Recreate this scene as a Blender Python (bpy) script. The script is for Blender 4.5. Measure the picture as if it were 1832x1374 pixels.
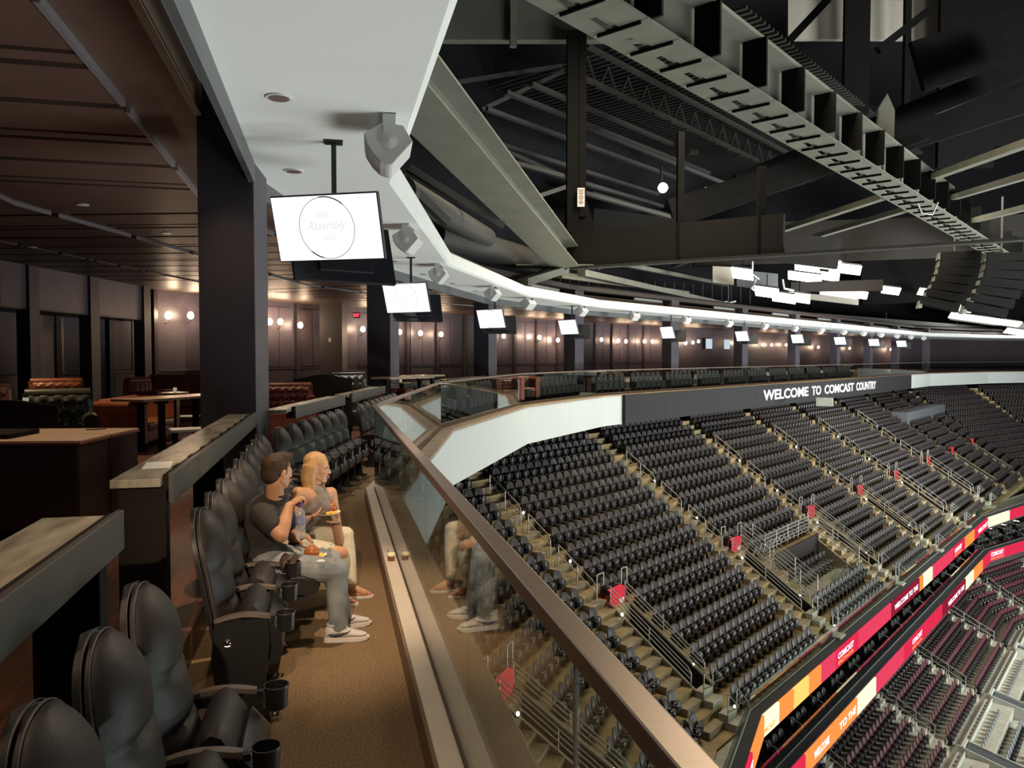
import bpy, bmesh, math, random
from math import sin, cos, tan, pi, radians, degrees, atan2, sqrt, hypot
from mathutils import Vector, Matrix, Quaternion

random.seed(11)
SC = bpy.context.scene
for _o in list(bpy.data.objects):
    bpy.data.objects.remove(_o, do_unlink=True)
COL = SC.collection

# ------------------------------------------------------------------ camera
EYE = 1.85                       # eye height over the balcony carpet
FPX = 1376.0                     # focal length in pixels of the 1832 px wide frame
YAW, PITCH = math.atan(323 / FPX), math.atan(49 / FPX)
FWD = Vector((sin(YAW) * cos(PITCH), cos(YAW) * cos(PITCH), -sin(PITCH)))
RGT = Vector((cos(YAW), -sin(YAW), 0))
UPV = RGT.cross(FWD)
cam_d = bpy.data.cameras.new('camera')
cam_d.sensor_fit = 'HORIZONTAL'
cam_d.sensor_width = 36.0
cam_d.lens = 36.0 * FPX / 1832.0
cam_d.clip_start = 0.05
cam_d.clip_end = 400
cam = bpy.data.objects.new('camera', cam_d)
cam.matrix_world = Matrix.Translation((0, 0, EYE)) @ Matrix((RGT, UPV, -FWD)).transposed().to_4x4()
COL.objects.link(cam)
SC.camera = cam

# ------------------------------------------------------------------ world, exposure
SC.view_settings.view_transform = 'Standard'
SC.view_settings.look = 'None'
SC.view_settings.gamma = 1.0
SC.view_settings.exposure = 0.0
SC.view_settings.use_curve_mapping = False
SC.cycles.use_denoising = True
SC.cycles.max_bounces = 8
SC.cycles.diffuse_bounces = 3
SC.cycles.glossy_bounces = 4
SC.cycles.transparent_max_bounces = 24
SC.cycles.sample_clamp_indirect = 4.0
W = bpy.data.worlds.new('arena_air')
SC.world = W
W.use_nodes = True
W.node_tree.nodes['Background'].inputs[0].default_value = (0.55, 0.60, 0.72, 1)
W.node_tree.nodes['Background'].inputs[1].default_value = 0.022


def lamp_area(name, loc, target, size, energy, color, size_y=None, spread=None):
    d = bpy.data.lights.new(name, 'AREA')
    d.energy = energy
    d.color = color
    d.shape = 'RECTANGLE' if size_y else 'SQUARE'
    d.size = size
    if size_y:
        d.size_y = size_y
    if spread:
        d.spread = spread
    o = bpy.data.objects.new(name, d)
    o.location = loc
    o.rotation_euler = (Vector(target) - Vector(loc)).to_track_quat('-Z', 'Y').to_euler()
    COL.objects.link(o)
    return o


def lamp_spot(name, loc, target, energy, color, angle=70, blend=0.5, radius=0.05):
    d = bpy.data.lights.new(name, 'SPOT')
    d.energy = energy
    d.color = color
    d.spot_size = radians(angle)
    d.spot_blend = blend
    d.shadow_soft_size = radius
    o = bpy.data.objects.new(name, d)
    o.location = loc
    o.rotation_euler = (Vector(target) - Vector(loc)).to_track_quat('-Z', 'Y').to_euler()
    COL.objects.link(o)
    return o


def lamp_point(name, loc, energy, color, radius=0.05):
    d = bpy.data.lights.new(name, 'POINT')
    d.energy = energy
    d.color = color
    d.shadow_soft_size = radius
    o = bpy.data.objects.new(name, d)
    o.location = loc
    COL.objects.link(o)
    return o


# the centre-hung video board over the ice (far out of frame to the right) throws its light level across the bowl
lamp_area('video_board_light', (46, 8, -3.5), (2, 14, 1.5), 13, 4200, (0.95, 1.0, 0.97), size_y=7)
lamp_area('video_board_light', (50, 14, -3.5), (56, 68, 0), 13, 26000, (0.95, 1.0, 0.97), size_y=7)  # second board lamp, added to brighten the far fascia
# unseen lamps added as floor bounce, to brighten the soffit and far fascia
lamp_area('upward_fill', (25, 2, -23.5), (4, 13, 4), 18, 17000, (0.95, 1.0, 0.97), size_y=18)
lamp_area('upward_fill', (64, 30, -23.5), (40, 62, 4), 18, 28000, (0.95, 1.0, 0.97), size_y=18)
# unseen overhead fill lamps, added to brighten the bowl more than the fascia
lamp_area('bowl_fill', (15, 25, 16), (14, 24, -8), 7, 4000, (1.0, 0.86, 0.62), size_y=7)
lamp_area('bowl_fill', (40, 44, 16), (40, 42, -8), 9, 5000, (1.0, 0.90, 0.70), size_y=9)
# warm theatre spot at the near end of the soffit, throwing along the row onto the two guests
lamp_spot('row_spot', (-0.62, -2.6, 3.95), (-0.02, 5.75, 0.55), 1900, (1.0, 0.78, 0.52), 20, 0.8, 0.05)
# soffit downlight over the two guests
lamp_spot('row_spot', (0.30, 5.45, 3.98), (-0.12, 5.5, 0.4), 430, (1.0, 0.76, 0.50), 46, 0.7, 0.05)
# weaker warm downlights along the edge of the lounge ceiling
for _y, _e in ((1.4, 70), (3.2, 80), (6.4, 70), (8.4, 70)):
    lamp_spot('row_fill', (-1.5, _y, 4.40), (-0.35, _y + 0.2, 0.3), _e, (1.0, 0.70, 0.42), 70, 0.8, 0.05)
for _p, _t in (((0.2, 12.2, 3.95), (0.7, 12.5, .3)), ((1.2, 16.6, 3.95), (1.6, 16.7, .3)), ((4.0, 22.6, 3.95), (4.2, 22.4, .3)), ((7.8, 29.8, 3.95), (8.2, 29.4, .3)), ((14, 36.6, 3.95), (14.4, 36.2, .3)), ((22, 42.4, 3.95), (22.4, 42, .3)), ((32, 49.8, 3.95), (32.4, 49.3, .3))):
    lamp_spot('row_fill', _p, _t, 260, (1.0, 0.86, 0.72), 95, 0.8, 0.05)  # lamps added under the unlit soffit to brighten the far chairs
# warm spots added under the lounge ceiling to brighten cabinets, sofas and counters
for _p, _e in (((-3.1, 8.4, 4.42), 420), ((-4.6, 11.8, 4.42), 700), ((-3.4, 15.0, 4.42), 600), ((-6.5, 17.5, 4.42), 700), ((-6.2, 12.5, 4.42), 400), ((-0.9, 20, 4.42), 400), ((-1.2, 2.0, 4.42), 90), ((-1.0, 16, 4.42), 160), ((2.0, 23.5, 4.42), 160)):
    lamp_spot('lounge_fill', _p, (_p[0], _p[1], 0), _e * .7, (1.0, 0.72, 0.46), 70, 0.8, 0.06)


def ray(px, py):
    return FWD + RGT * ((px - 916) / FPX) - UPV * ((py - 687) / FPX)


def at(px, py, Y=None, Z=None, X=None, D=None):
    """world point seen at a pixel of the photograph, at a known Y, height, X or depth"""
    r = ray(px, py)
    if Z is not None:
        t = (Z - EYE) / r.z
    elif X is not None:
        t = X / r.x
    elif Y is not None:
        t = Y / r.y
    else:
        t = D
    return Vector((0, 0, EYE)) + r * t


# ------------------------------------------------------------------ tags
def T(o, label=None, cat=None, group=None, kind=None):
    if label:
        o['label'] = label
    if cat:
        o['category'] = cat
    if group:
        o['group'] = group
    if kind:
        o['kind'] = kind
    return o


def empty(name, loc=(0, 0, 0), rz=0.0, parent=None):
    o = bpy.data.objects.new(name, None)
    o.empty_display_size = 0.1
    o.location = loc
    o.rotation_euler = (0, 0, rz)
    COL.objects.link(o)
    if parent:
        o.parent = parent
    return o


def copy_tree(o, parent=None):
    c = o.copy()
    COL.objects.link(c)
    if parent is not None:
        c.parent = parent
    for ch in list(o.children):
        copy_tree(ch, c)
    return c


ORD = ['first', 'second', 'third', 'fourth', 'fifth', 'sixth', 'seventh', 'eighth', 'ninth', 'tenth', 'eleventh', 'twelfth',
       'thirteenth', 'fourteenth', 'fifteenth', 'sixteenth', 'seventeenth', 'eighteenth', 'nineteenth', 'twentieth']
ORD += ['twenty-' + w for w in ORD[:9]] + ['thirtieth'] + ['thirty-' + w for w in ORD[:9]] + ['fortieth']


# ------------------------------------------------------------------ materials
def _bsdf(name):
    m = bpy.data.materials.new(name)
    m.use_nodes = True
    nt = m.node_tree
    return m, nt, nt.nodes['Principled BSDF']


def pbr(name, col, rough=0.5, metal=0.0, noise=0.0, scale=8.0, bump=0.0, bscale=None, spec=None, col2=None, stretch=None, coat=0.0, coords='Object'):
    m, nt, b = _bsdf(name)
    N, L = nt.nodes, nt.links
    b.inputs['Base Color'].default_value = (*col, 1)
    b.inputs['Roughness'].default_value = rough
    b.inputs['Metallic'].default_value = metal
    if spec is not None:
        b.inputs['Specular IOR Level'].default_value = spec
    if coat:
        b.inputs['Coat Weight'].default_value = coat
        b.inputs['Coat Roughness'].default_value = 0.15
    if noise or bump or col2:
        tc = N.new('ShaderNodeTexCoord')
        src = tc.outputs[coords]
        if stretch:
            mp = N.new('ShaderNodeMapping')
            mp.inputs['Scale'].default_value = stretch
            L.new(src, mp.inputs['Vector'])
            src = mp.outputs['Vector']
        if noise or col2:
            nz = N.new('ShaderNodeTexNoise')
            nz.inputs['Scale'].default_value = scale
            nz.inputs['Detail'].default_value = 6
            L.new(src, nz.inputs['Vector'])
            rp = N.new('ShaderNodeValToRGB')
            c2 = col2 or tuple(c * (1 - noise) for c in col)
            c1 = col if col2 else tuple(min(1, c * (1 + noise)) for c in col)
            rp.color_ramp.elements[0].position = 0.32
            rp.color_ramp.elements[1].position = 0.68
            rp.color_ramp.elements[0].color = (*c2, 1)
            rp.color_ramp.elements[1].color = (*c1, 1)
            L.new(nz.outputs['Fac'], rp.inputs['Fac'])
            L.new(rp.outputs['Color'], b.inputs['Base Color'])
        if bump:
            n2 = N.new('ShaderNodeTexNoise')
            n2.inputs['Scale'].default_value = bscale or scale * 4
            n2.inputs['Detail'].default_value = 4
            L.new(src, n2.inputs['Vector'])
            bp = N.new('ShaderNodeBump')
            bp.inputs['Strength'].default_value = bump
            bp.inputs['Distance'].default_value = 0.01
            L.new(n2.outputs['Fac'], bp.inputs['Height'])
            L.new(bp.outputs['Normal'], b.inputs['Normal'])
    return m


def emit(name, col, strength):
    m, nt, b = _bsdf(name)
    b.inputs['Base Color'].default_value = (0.0, 0.0, 0.0, 1)
    b.inputs['Roughness'].default_value = 0.6
    b.inputs['Specular IOR Level'].default_value = 0.0
    b.inputs['Emission Color'].default_value = (*col, 1)
    b.inputs['Emission Strength'].default_value = strength
    return m


def glass_mat(name, tint=(0.93, 0.975, 0.955), ior=1.5, boost=1.0):
    m = bpy.data.materials.new(name)
    m.use_nodes = True
    nt = m.node_tree
    nt.nodes.clear()
    out = nt.nodes.new('ShaderNodeOutputMaterial')
    mix = nt.nodes.new('ShaderNodeMixShader')
    tr = nt.nodes.new('ShaderNodeBsdfTransparent')
    gl = nt.nodes.new('ShaderNodeBsdfGlossy')
    # Schlick reflectance that is the same from either side of the pane
    f0 = ((ior - 1) / (ior + 1)) ** 2
    ge = nt.nodes.new('ShaderNodeNewGeometry')
    dt = nt.nodes.new('ShaderNodeVectorMath')
    dt.operation = 'DOT_PRODUCT'
    nt.links.new(ge.outputs['Incoming'], dt.inputs[0])
    nt.links.new(ge.outputs['Normal'], dt.inputs[1])
    prev = dt.outputs['Value']
    for op, v in (('ABSOLUTE', 0), ('SUBTRACT', 1), ('POWER', 5), ('MULTIPLY', 1 - f0), ('ADD', f0)):
        fr = nt.nodes.new('ShaderNodeMath')
        fr.operation = op
        if op == 'SUBTRACT':
            fr.inputs[0].default_value = 1
            nt.links.new(prev, fr.inputs[1])
        else:
            nt.links.new(prev, fr.inputs[0])
            fr.inputs[1].default_value = v
        prev = fr.outputs[0]
    tr.inputs['Color'].default_value = (*tint, 1)
    gl.inputs['Roughness'].default_value = 0.0
    gl.inputs['Color'].default_value = (boost, boost, boost, 1)
    nt.links.new(fr.outputs[0], mix.inputs[0])
    nt.links.new(tr.outputs[0], mix.inputs[1])
    nt.links.new(gl.outputs[0], mix.inputs[2])
    nt.links.new(mix.outputs[0], out.inputs[0])
    return m


M = {}
M['carpet'] = pbr('brown_fleck_carpet', (0.225, 0.145, 0.082), 0.95, noise=0.45, scale=95, bump=0.9, bscale=130, spec=0.1)
M['wood_floor'] = pbr('red_brown_plank_floor', (0.115, 0.048, 0.028), 0.38, noise=0.35, scale=5, stretch=(9, 0.6, 1), bump=0.05)
M['curb'] = pbr('warm_grey_ledge_paint', (0.56, 0.47, 0.40), 0.5, noise=0.05, scale=6)
M['curb_face'] = pbr('brown_ledge_face', (0.20, 0.125, 0.075), 0.5, noise=0.12, scale=9)
M['ledge'] = pbr('tan_metal_ledge', (0.40, 0.29, 0.19), 0.42, metal=0.35, noise=0.15, scale=3)
M['slot'] = pbr('bronze_glass_channel', (0.10, 0.065, 0.04), 0.4, metal=0.6)
M['rail'] = pbr('brushed_bronze_rail', (0.32, 0.235, 0.19), 0.38, metal=0.75, noise=0.06, scale=30, stretch=(1, 12, 1))
M['steel'] = pbr('brushed_steel', (0.40, 0.385, 0.35), 0.48, metal=0.6, noise=0.05, scale=20)
M['fascia'] = pbr('white_fascia_panel', (0.53, 0.56, 0.545), 0.55, noise=0.012, scale=2)
M['led_dark'] = pbr('unlit_screen_face', (0.024, 0.024, 0.026), 0.7, spec=0.2)
M['glass'] = glass_mat('rail_glass', boost=0.8)
M['glass2'] = glass_mat('low_rail_glass', (0.90, 0.965, 0.94))
M['soffit'] = pbr('painted_white_soffit', (0.78, 0.81, 0.79), 0.7, noise=0.02, scale=1.2)
M['bulkhead'] = pbr('grey_bulkhead_paint', (0.085, 0.09, 0.095), 0.45, noise=0.05, scale=2)
M['beam_light'] = pbr('grey_drop_beam_paint', (0.42, 0.42, 0.42), 0.5, noise=0.05, scale=2)
M['column'] = pbr('charcoal_column_paint', (0.052, 0.044, 0.060), 0.5, noise=0.06, scale=4)
M['column_edge'] = pbr('grey_column_edge', (0.20, 0.195, 0.20), 0.5, noise=0.04, scale=4)
M['lounge_ceiling'] = pbr('brown_lounge_ceiling', (0.10, 0.062, 0.048), 0.42, noise=0.10, scale=2)
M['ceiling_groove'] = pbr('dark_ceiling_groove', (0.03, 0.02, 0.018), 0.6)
M['ceiling_trim'] = pbr('ceiling_trim_metal', (0.26, 0.25, 0.27), 0.35, metal=0.4)
M['lounge_wall'] = pbr('plum_grey_wall_panel', (0.105, 0.082, 0.098), 0.42, noise=0.07, scale=2)
M['wall_stile'] = pbr('dark_wall_stile', (0.05, 0.04, 0.042), 0.45)
M['granite'] = pbr('grey_veined_granite', (0.40, 0.355, 0.28), 0.34, col2=(0.17, 0.145, 0.115), scale=6, stretch=(2.5, 0.5, 1), bump=0.06, bscale=40)
M['counter_fascia'] = pbr('taupe_counter_fascia', (0.062, 0.056, 0.05), 0.42, noise=0.05, scale=5)
M['counter_dark'] = pbr('black_brown_counter_base', (0.014, 0.010, 0.009), 0.8, spec=0.12)
M['leather'] = pbr('black_leather', (0.023, 0.0185, 0.0185), 0.48, spec=0.25, noise=0.10, scale=20, bump=0.10, bscale=160)
M['shell'] = pbr('black_chair_shell', (0.014, 0.013, 0.014), 0.36)
M['piping'] = pbr('grey_piping', (0.055, 0.045, 0.042), 0.35)
M['arm'] = pbr('brown_grey_armrest', (0.125, 0.095, 0.08), 0.38, noise=0.08, scale=14)
M['tag'] = pbr('white_number_tag', (0.70, 0.69, 0.67), 0.5)
M['chrome'] = pbr('chrome', (0.75, 0.72, 0.68), 0.12, metal=1.0)
M['arena_seat'] = pbr('charcoal_seat_plastic', (0.037, 0.030, 0.030), 0.5, noise=0.06, scale=10)
M['arena_pan'] = pbr('glossy_black_seat_pan', (0.020, 0.016, 0.016), 0.36, spec=0.35)
M['arena_frame'] = pbr('black_seat_standard', (0.008, 0.008, 0.008), 0.5)
M['red_seat'] = pbr('maroon_seat_back', (0.055, 0.013, 0.018), 0.6, spec=0.2, noise=0.08, scale=10)
M['grey_seat'] = pbr('slate_grey_padded_seat', (0.075, 0.078, 0.088), 0.5)
M['concrete'] = pbr('stained_concrete', (0.40, 0.295, 0.15), 0.8, noise=0.28, scale=1.6, bump=0.15, bscale=30, col2=(0.24, 0.18, 0.095), spec=.2)
M['concrete_step'] = pbr('step_concrete', (0.27, 0.215, 0.135), 0.8, noise=0.2, scale=4, bump=0.15, bscale=30)
M['concrete_pale'] = pbr('pale_concrete', (0.33, 0.315, 0.25), 0.75, noise=0.14, scale=2.5, bump=0.1, bscale=30)
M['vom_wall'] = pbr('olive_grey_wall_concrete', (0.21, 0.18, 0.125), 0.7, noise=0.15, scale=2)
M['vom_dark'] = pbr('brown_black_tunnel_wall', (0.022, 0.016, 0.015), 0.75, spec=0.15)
M['red_sign'] = emit('red_exit_portal_sign', (0.80, 0.05, 0.075), 0.85)
M['sign_white'] = emit('white_sign_lettering', (1, 0.95, 0.9), 0.75)
M['step_lamp'] = emit('step_lamp', (1, 1, 0.95), 6)
M['screen'] = emit('white_tv_screen', (0.93, 0.97, 1.0), 1.25)
M['screen_mark'] = pbr('grey_screen_logo', (0.26, 0.28, 0.30), 0.6)
M['screen_faint'] = emit('faint_grey_screen_logo', (0.80, 0.83, 0.86), 0.95)
M['tv_black'] = pbr('black_tv_plastic', (0.018, 0.019, 0.025), 0.4)
M['speaker'] = pbr('white_speaker_paint', (0.62, 0.62, 0.62), 0.5, noise=0.02, scale=3)
M['speaker_grille'] = pbr('white_speaker_grille', (0.52, 0.50, 0.52), 0.6, bump=0.3, bscale=300)
M['lamp_trim'] = pbr('downlight_trim', (0.72, 0.72, 0.70), 0.35)
M['lamp_can'] = pbr('downlight_can', (0.17, 0.10, 0.10), 0.6)
M['roof_band'] = pbr('charcoal_roof_band', (0.028, 0.025, 0.024), 0.85, spec=0.1)
M['lamp_on'] = emit('warm_downlight', (1.0, 0.72, 0.45), 3.0)
M['bulb'] = emit('warm_sconce_bulb', (1.0, 0.82, 0.58), 11.0)
M['sconce_metal'] = pbr('bronze_sconce', (0.12, 0.08, 0.05), 0.35, metal=0.8)
M['exit_red'] = emit('red_exit_letters', (1.0, 0.08, 0.10), 2.2)
M['brown_leather'] = pbr('cognac_leather', (0.24, 0.075, 0.030), 0.34, noise=0.25, scale=5, bump=0.06, bscale=90)
M['red_leather'] = pbr('oxblood_leather', (0.20, 0.05, 0.030), 0.36, noise=0.2, scale=5, bump=0.06, bscale=90)
M['green_leather'] = pbr('bottle_green_leather', (0.045, 0.045, 0.032), 0.28, noise=0.2, scale=5, bump=0.06, bscale=90)
M['dark_wood'] = pbr('dark_walnut', (0.045, 0.022, 0.014), 0.4, noise=0.3, scale=3, stretch=(1, 1, 8))
M['pale_top'] = pbr('pale_maple_top', (0.50, 0.36, 0.25), 0.35, noise=0.07, scale=2, stretch=(1, 8, 1))
M['table_top'] = pbr('worn_oak_top', (0.30, 0.21, 0.15), 0.3, noise=0.2, scale=2, stretch=(8, 1, 1))
M['edge_red'] = pbr('red_brown_edge', (0.24, 0.08, 0.045), 0.4)
M['paper'] = pbr('white_paper', (0.75, 0.73, 0.70), 0.7)
M['candle'] = emit('cream_candle_glass', (0.95, 0.8, 0.6), 0.35)
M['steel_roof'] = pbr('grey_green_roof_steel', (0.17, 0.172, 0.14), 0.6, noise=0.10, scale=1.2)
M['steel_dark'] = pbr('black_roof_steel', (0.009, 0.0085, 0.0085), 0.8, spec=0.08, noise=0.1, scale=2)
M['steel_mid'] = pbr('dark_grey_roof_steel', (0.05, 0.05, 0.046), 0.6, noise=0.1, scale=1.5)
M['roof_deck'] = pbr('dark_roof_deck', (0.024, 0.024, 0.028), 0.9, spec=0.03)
M['duct'] = pbr('grey_duct', (0.060, 0.060, 0.057), 0.55)
M['arena_lamp'] = emit('arena_flood_face', (1.0, 1.0, 0.96), 7.0)
M['warm_flood'] = emit('warm_work_flood', (1.0, 0.86, 0.6), 14.0)
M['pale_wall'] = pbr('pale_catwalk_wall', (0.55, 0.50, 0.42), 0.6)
M['box_white'] = pbr('white_loge_wall', (0.40, 0.42, 0.37), 0.5, noise=0.06, scale=2)
M['box_dark'] = pbr('charcoal_loge_top', (0.055, 0.06, 0.066), 0.5)
M['grey_panel'] = pbr('slate_end_wall', (0.10, 0.11, 0.125), 0.6)


# ------------------------------------------------------------------ mesh builder
class MB:
    def __init__(s):
        s.v, s.f, s.mi = [], [], []
        s.m = 0

    def face(s, idx):
        s.f.append(idx)
        s.mi.append(s.m)

    def pts(s, ps):
        n = len(s.v)
        s.v.extend([tuple(p) for p in ps])
        return n

    def box(s, c, size, mat=None):
        """axis box by centre and size, optional matrix applied after"""
        x, y, z = size[0] / 2, size[1] / 2, size[2] / 2
        c = Vector(c)
        P = [Vector((a, b, d)) for a in (-x, x) for b in (-y, y) for d in (-z, z)]
        P = [(mat @ p if mat else p) + c for p in P]
        n = s.pts(P)
        for q in ((0, 1, 3, 2), (4, 6, 7, 5), (0, 4, 5, 1), (2, 3, 7, 6), (0, 2, 6, 4), (1, 5, 7, 3)):
            s.face([n + i for i in q])
        return s

    def bx(s, x0, x1, y0, y1, z0, z1):
        return s.box(((x0 + x1) / 2, (y0 + y1) / 2, (z0 + z1) / 2), (x1 - x0, y1 - y0, z1 - z0))

    def hexa(s, P):
        """8 points: bottom loop of four then top loop of four"""
        n = s.pts(P)
        for q in ((3, 2, 1, 0), (4, 5, 6, 7), (0, 1, 5, 4), (1, 2, 6, 5), (2, 3, 7, 6), (3, 0, 4, 7)):
            s.face([n + i for i in q])
        return s

    def bar(s, p0, p1, w, h, up=(0, 0, 1)):
        """rectangular bar between two points, w sideways and h along up"""
        p0, p1 = Vector(p0), Vector(p1)
        d = (p1 - p0).normalized()
        up = Vector(up)
        a = d.cross(up)
        if a.length < 1e-5:
            a = d.cross(Vector((1, 0, 0)))
        a.normalize()
        b = a.cross(d).normalized()
        a, b = a * (w / 2), b * (h / 2)
        return s.hexa([p0 - a - b, p0 + a - b, p1 + a - b, p1 - a - b, p0 - a + b, p0 + a + b, p1 + a + b, p1 - a + b])

    def tube(s, ps, r, n=8, cap=True):
        ps = [Vector(p) for p in ps]
        rs = r if isinstance(r, (list, tuple)) else [r] * len(ps)
        prev = None
        base = []
        for i, p in enumerate(ps):
            d = (ps[min(i + 1, len(ps) - 1)] - ps[max(i - 1, 0)]).normalized()
            if prev is None:
                a = d.cross(Vector((0, 0, 1)))
                if a.length < 0.05:
                    a = d.cross(Vector((1, 0, 0)))
            else:
                a = prev - d * prev.dot(d)
            a.normalize()
            prev = a
            b = d.cross(a)
            base.append(s.pts([p + (a * cos(2 * pi * k / n) + b * sin(2 * pi * k / n)) * rs[i] for k in range(n)]))
        for i in range(len(ps) - 1):
            for k in range(n):
                k2 = (k + 1) % n
                s.face([base[i] + k, base[i] + k2, base[i + 1] + k2, base[i + 1] + k])
        if cap:
            s.face([base[0] + k for k in range(n)][::-1])
            s.face([base[-1] + k for k in range(n)])
        return s

    def lathe(s, prof, n=16, loc=(0, 0, 0), mat=None):
        loc = Vector(loc)
        base = []
        for r, z in prof:
            P = [Vector((r * cos(2 * pi * k / n), r * sin(2 * pi * k / n), z)) for k in range(n)]
            base.append(s.pts([(mat @ p if mat else p) + loc for p in P]))
        for i in range(len(prof) - 1):
            for k in range(n):
                k2 = (k + 1) % n
                s.face([base[i] + k, base[i] + k2, base[i + 1] + k2, base[i + 1] + k])
        s.face([base[0] + k for k in range(n)][::-1])
        s.face([base[-1] + k for k in range(n)])
        return s

    def ball(s, c, r, mat=None, nu=12, nv=8):
        c = Vector(c)
        r = Vector(r) if hasattr(r, '__len__') else Vector((r, r, r))
        rows = []
        for j in range(1, nv):
            th = pi * j / nv
            P = [Vector((r.x * sin(th) * cos(2 * pi * k / nu), r.y * sin(th) * sin(2 * pi * k / nu), r.z * cos(th))) for k in range(nu)]
            rows.append(s.pts([(mat @ p if mat else p) + c for p in P]))
        tp, bt = Vector((0, 0, r.z)), Vector((0, 0, -r.z))
        a = s.pts([(mat @ tp if mat else tp) + c, (mat @ bt if mat else bt) + c])
        for k in range(nu):
            k2 = (k + 1) % nu
            s.face([a, rows[0] + k, rows[0] + k2])
            for j in range(len(rows) - 1):
                s.face([rows[j] + k, rows[j + 1] + k, rows[j + 1] + k2, rows[j] + k2])
            s.face([rows[-1] + k, a + 1, rows[-1] + k2])
        return s

    def capsule(s, p0, p1, r0, r1, n=12):
        p0, p1 = Vector(p0), Vector(p1)
        d = (p1 - p0)
        L = d.length
        d = d / L if L > 1e-6 else Vector((0, 0, 1))
        ps, rs = [], []
        for a in (80, 55, 28):
            ps.append(p0 - d * r0 * sin(radians(a)))
            rs.append(r0 * cos(radians(a)))
        ps += [p0, p1]
        rs += [r0, r1]
        for a in (28, 55, 80):
            ps.append(p1 + d * r1 * sin(radians(a)))
            rs.append(r1 * cos(radians(a)))
        return s.tube(ps, rs, n)

    def prism(s, poly, f, depth):
        """poly = 2-D points; f(a, b, c) -> 3-D point; extruded over c in depth=(c0, c1)"""
        n = len(poly)
        a = s.pts([f(x, y, depth[0]) for x, y in poly])
        b = s.pts([f(x, y, depth[1]) for x, y in poly])
        s.face([a + i for i in range(n)][::-1])
        s.face([b + i for i in range(n)])
        for i in range(n):
            j = (i + 1) % n
            s.face([a + i, a + j, b + j, b + i])
        return s

    def grid(s, fn, nu, nv, flip=False):
        n = s.pts([fn(i / nu, j / nv) for j in range(nv + 1) for i in range(nu + 1)])
        for j in range(nv):
            for i in range(nu):
                q = [n + j * (nu + 1) + i, n + j * (nu + 1) + i + 1, n + (j + 1) * (nu + 1) + i + 1, n + (j + 1) * (nu + 1) + i]
                s.face(q[::-1] if flip else q)
        return s

    def add_mesh(s, me, mat):
        n = s.pts([mat @ v.co for v in me.vertices])
        for p in me.polygons:
            s.face([n + i for i in p.vertices])
        return s

    def add(s, o, mat):
        n = s.pts([mat @ Vector(v) for v in o.v])
        for f, m in zip(o.f, o.mi):
            s.f.append([n + i for i in f])
            s.mi.append(m)
        return s

    def mesh(s, name, mats, smooth=None):
        me = bpy.data.meshes.new(name)
        me.from_pydata(s.v, [], s.f)
        mats = mats if isinstance(mats, (list, tuple)) else [mats]
        for m in mats:
            me.materials.append(m)
        if len(mats) > 1:
            me.polygons.foreach_set('material_index', s.mi)
        me.update()
        bm = bmesh.new()
        bm.from_mesh(me)
        bmesh.ops.recalc_face_normals(bm, faces=bm.faces)
        bm.to_mesh(me)
        bm.free()
        if smooth is not None:
            me.polygons.foreach_set('use_smooth', [True] * len(me.polygons))
            if smooth < 180:
                me.set_sharp_from_angle(angle=radians(smooth))
        me.update()
        return me

    def build(s, name, mats, parent=None, smooth=None, bevel=0.0, loc=None, rz=0.0, seg=2, sub=0):
        o = bpy.data.objects.new(name, s.mesh(name, mats, smooth))
        COL.objects.link(o)
        if parent:
            o.parent = parent
        if loc is not None:
            o.location = loc
            o.rotation_euler = (0, 0, rz)
        if bevel:
            b = o.modifiers.new('bevel', 'BEVEL')
            b.width = bevel
            b.segments = seg
            b.limit_method = 'ANGLE'
            b.angle_limit = radians(40)
        if sub:
            q = o.modifiers.new('sub', 'SUBSURF')
            q.levels = q.render_levels = sub
        return o


def text_mesh(body, width, height, depth=0.01, shear=0.0, bold=0.0):
    """a flat word as a mesh in the local x (along), z (up) plane, centred, thin in y"""
    c = bpy.data.curves.new('lettering', 'FONT')
    c.body = body
    c.align_x = 'CENTER'
    c.align_y = 'CENTER'
    c.shear = shear
    c.offset = bold
    c.extrude = 0.0
    c.resolution_u = 3
    o = bpy.data.objects.new('lettering', c)
    COL.objects.link(o)
    bpy.context.view_layer.update()
    me = bpy.data.meshes.new_from_object(o.evaluated_get(bpy.context.evaluated_depsgraph_get()))
    bpy.data.objects.remove(o, do_unlink=True)
    xs = [v.co.x for v in me.vertices]
    ys = [v.co.y for v in me.vertices]
    if not xs:
        return me
    cx, cy = (max(xs) + min(xs)) / 2, (max(ys) + min(ys)) / 2
    sx, sy = width / (max(xs) - min(xs)), height / (max(ys) - min(ys))
    for v in me.vertices:
        v.co = ((v.co.x - cx) * sx, 0, (v.co.y - cy) * sy)
    bm = bmesh.new()
    bm.from_mesh(me)
    r = bmesh.ops.extrude_face_region(bm, geom=list(bm.faces))
    for e in r['geom']:
        if isinstance(e, bmesh.types.BMVert):
            e.co.y -= depth
    bmesh.ops.recalc_face_normals(bm, faces=bm.faces)
    bm.to_mesh(me)
    bm.free()
    return me


def text_obj(body, width, height, mat, parent, loc, rot, depth=0.01, shear=0.0, bold=0.0, name='lettering'):
    me = text_mesh(body, width, height, depth, shear, bold)
    me.materials.clear()
    me.materials.append(mat)
    o = bpy.data.objects.new(name, me)
    COL.objects.link(o)
    o.parent = parent
    o.location = loc
    o.rotation_euler = rot
    return o


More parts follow.
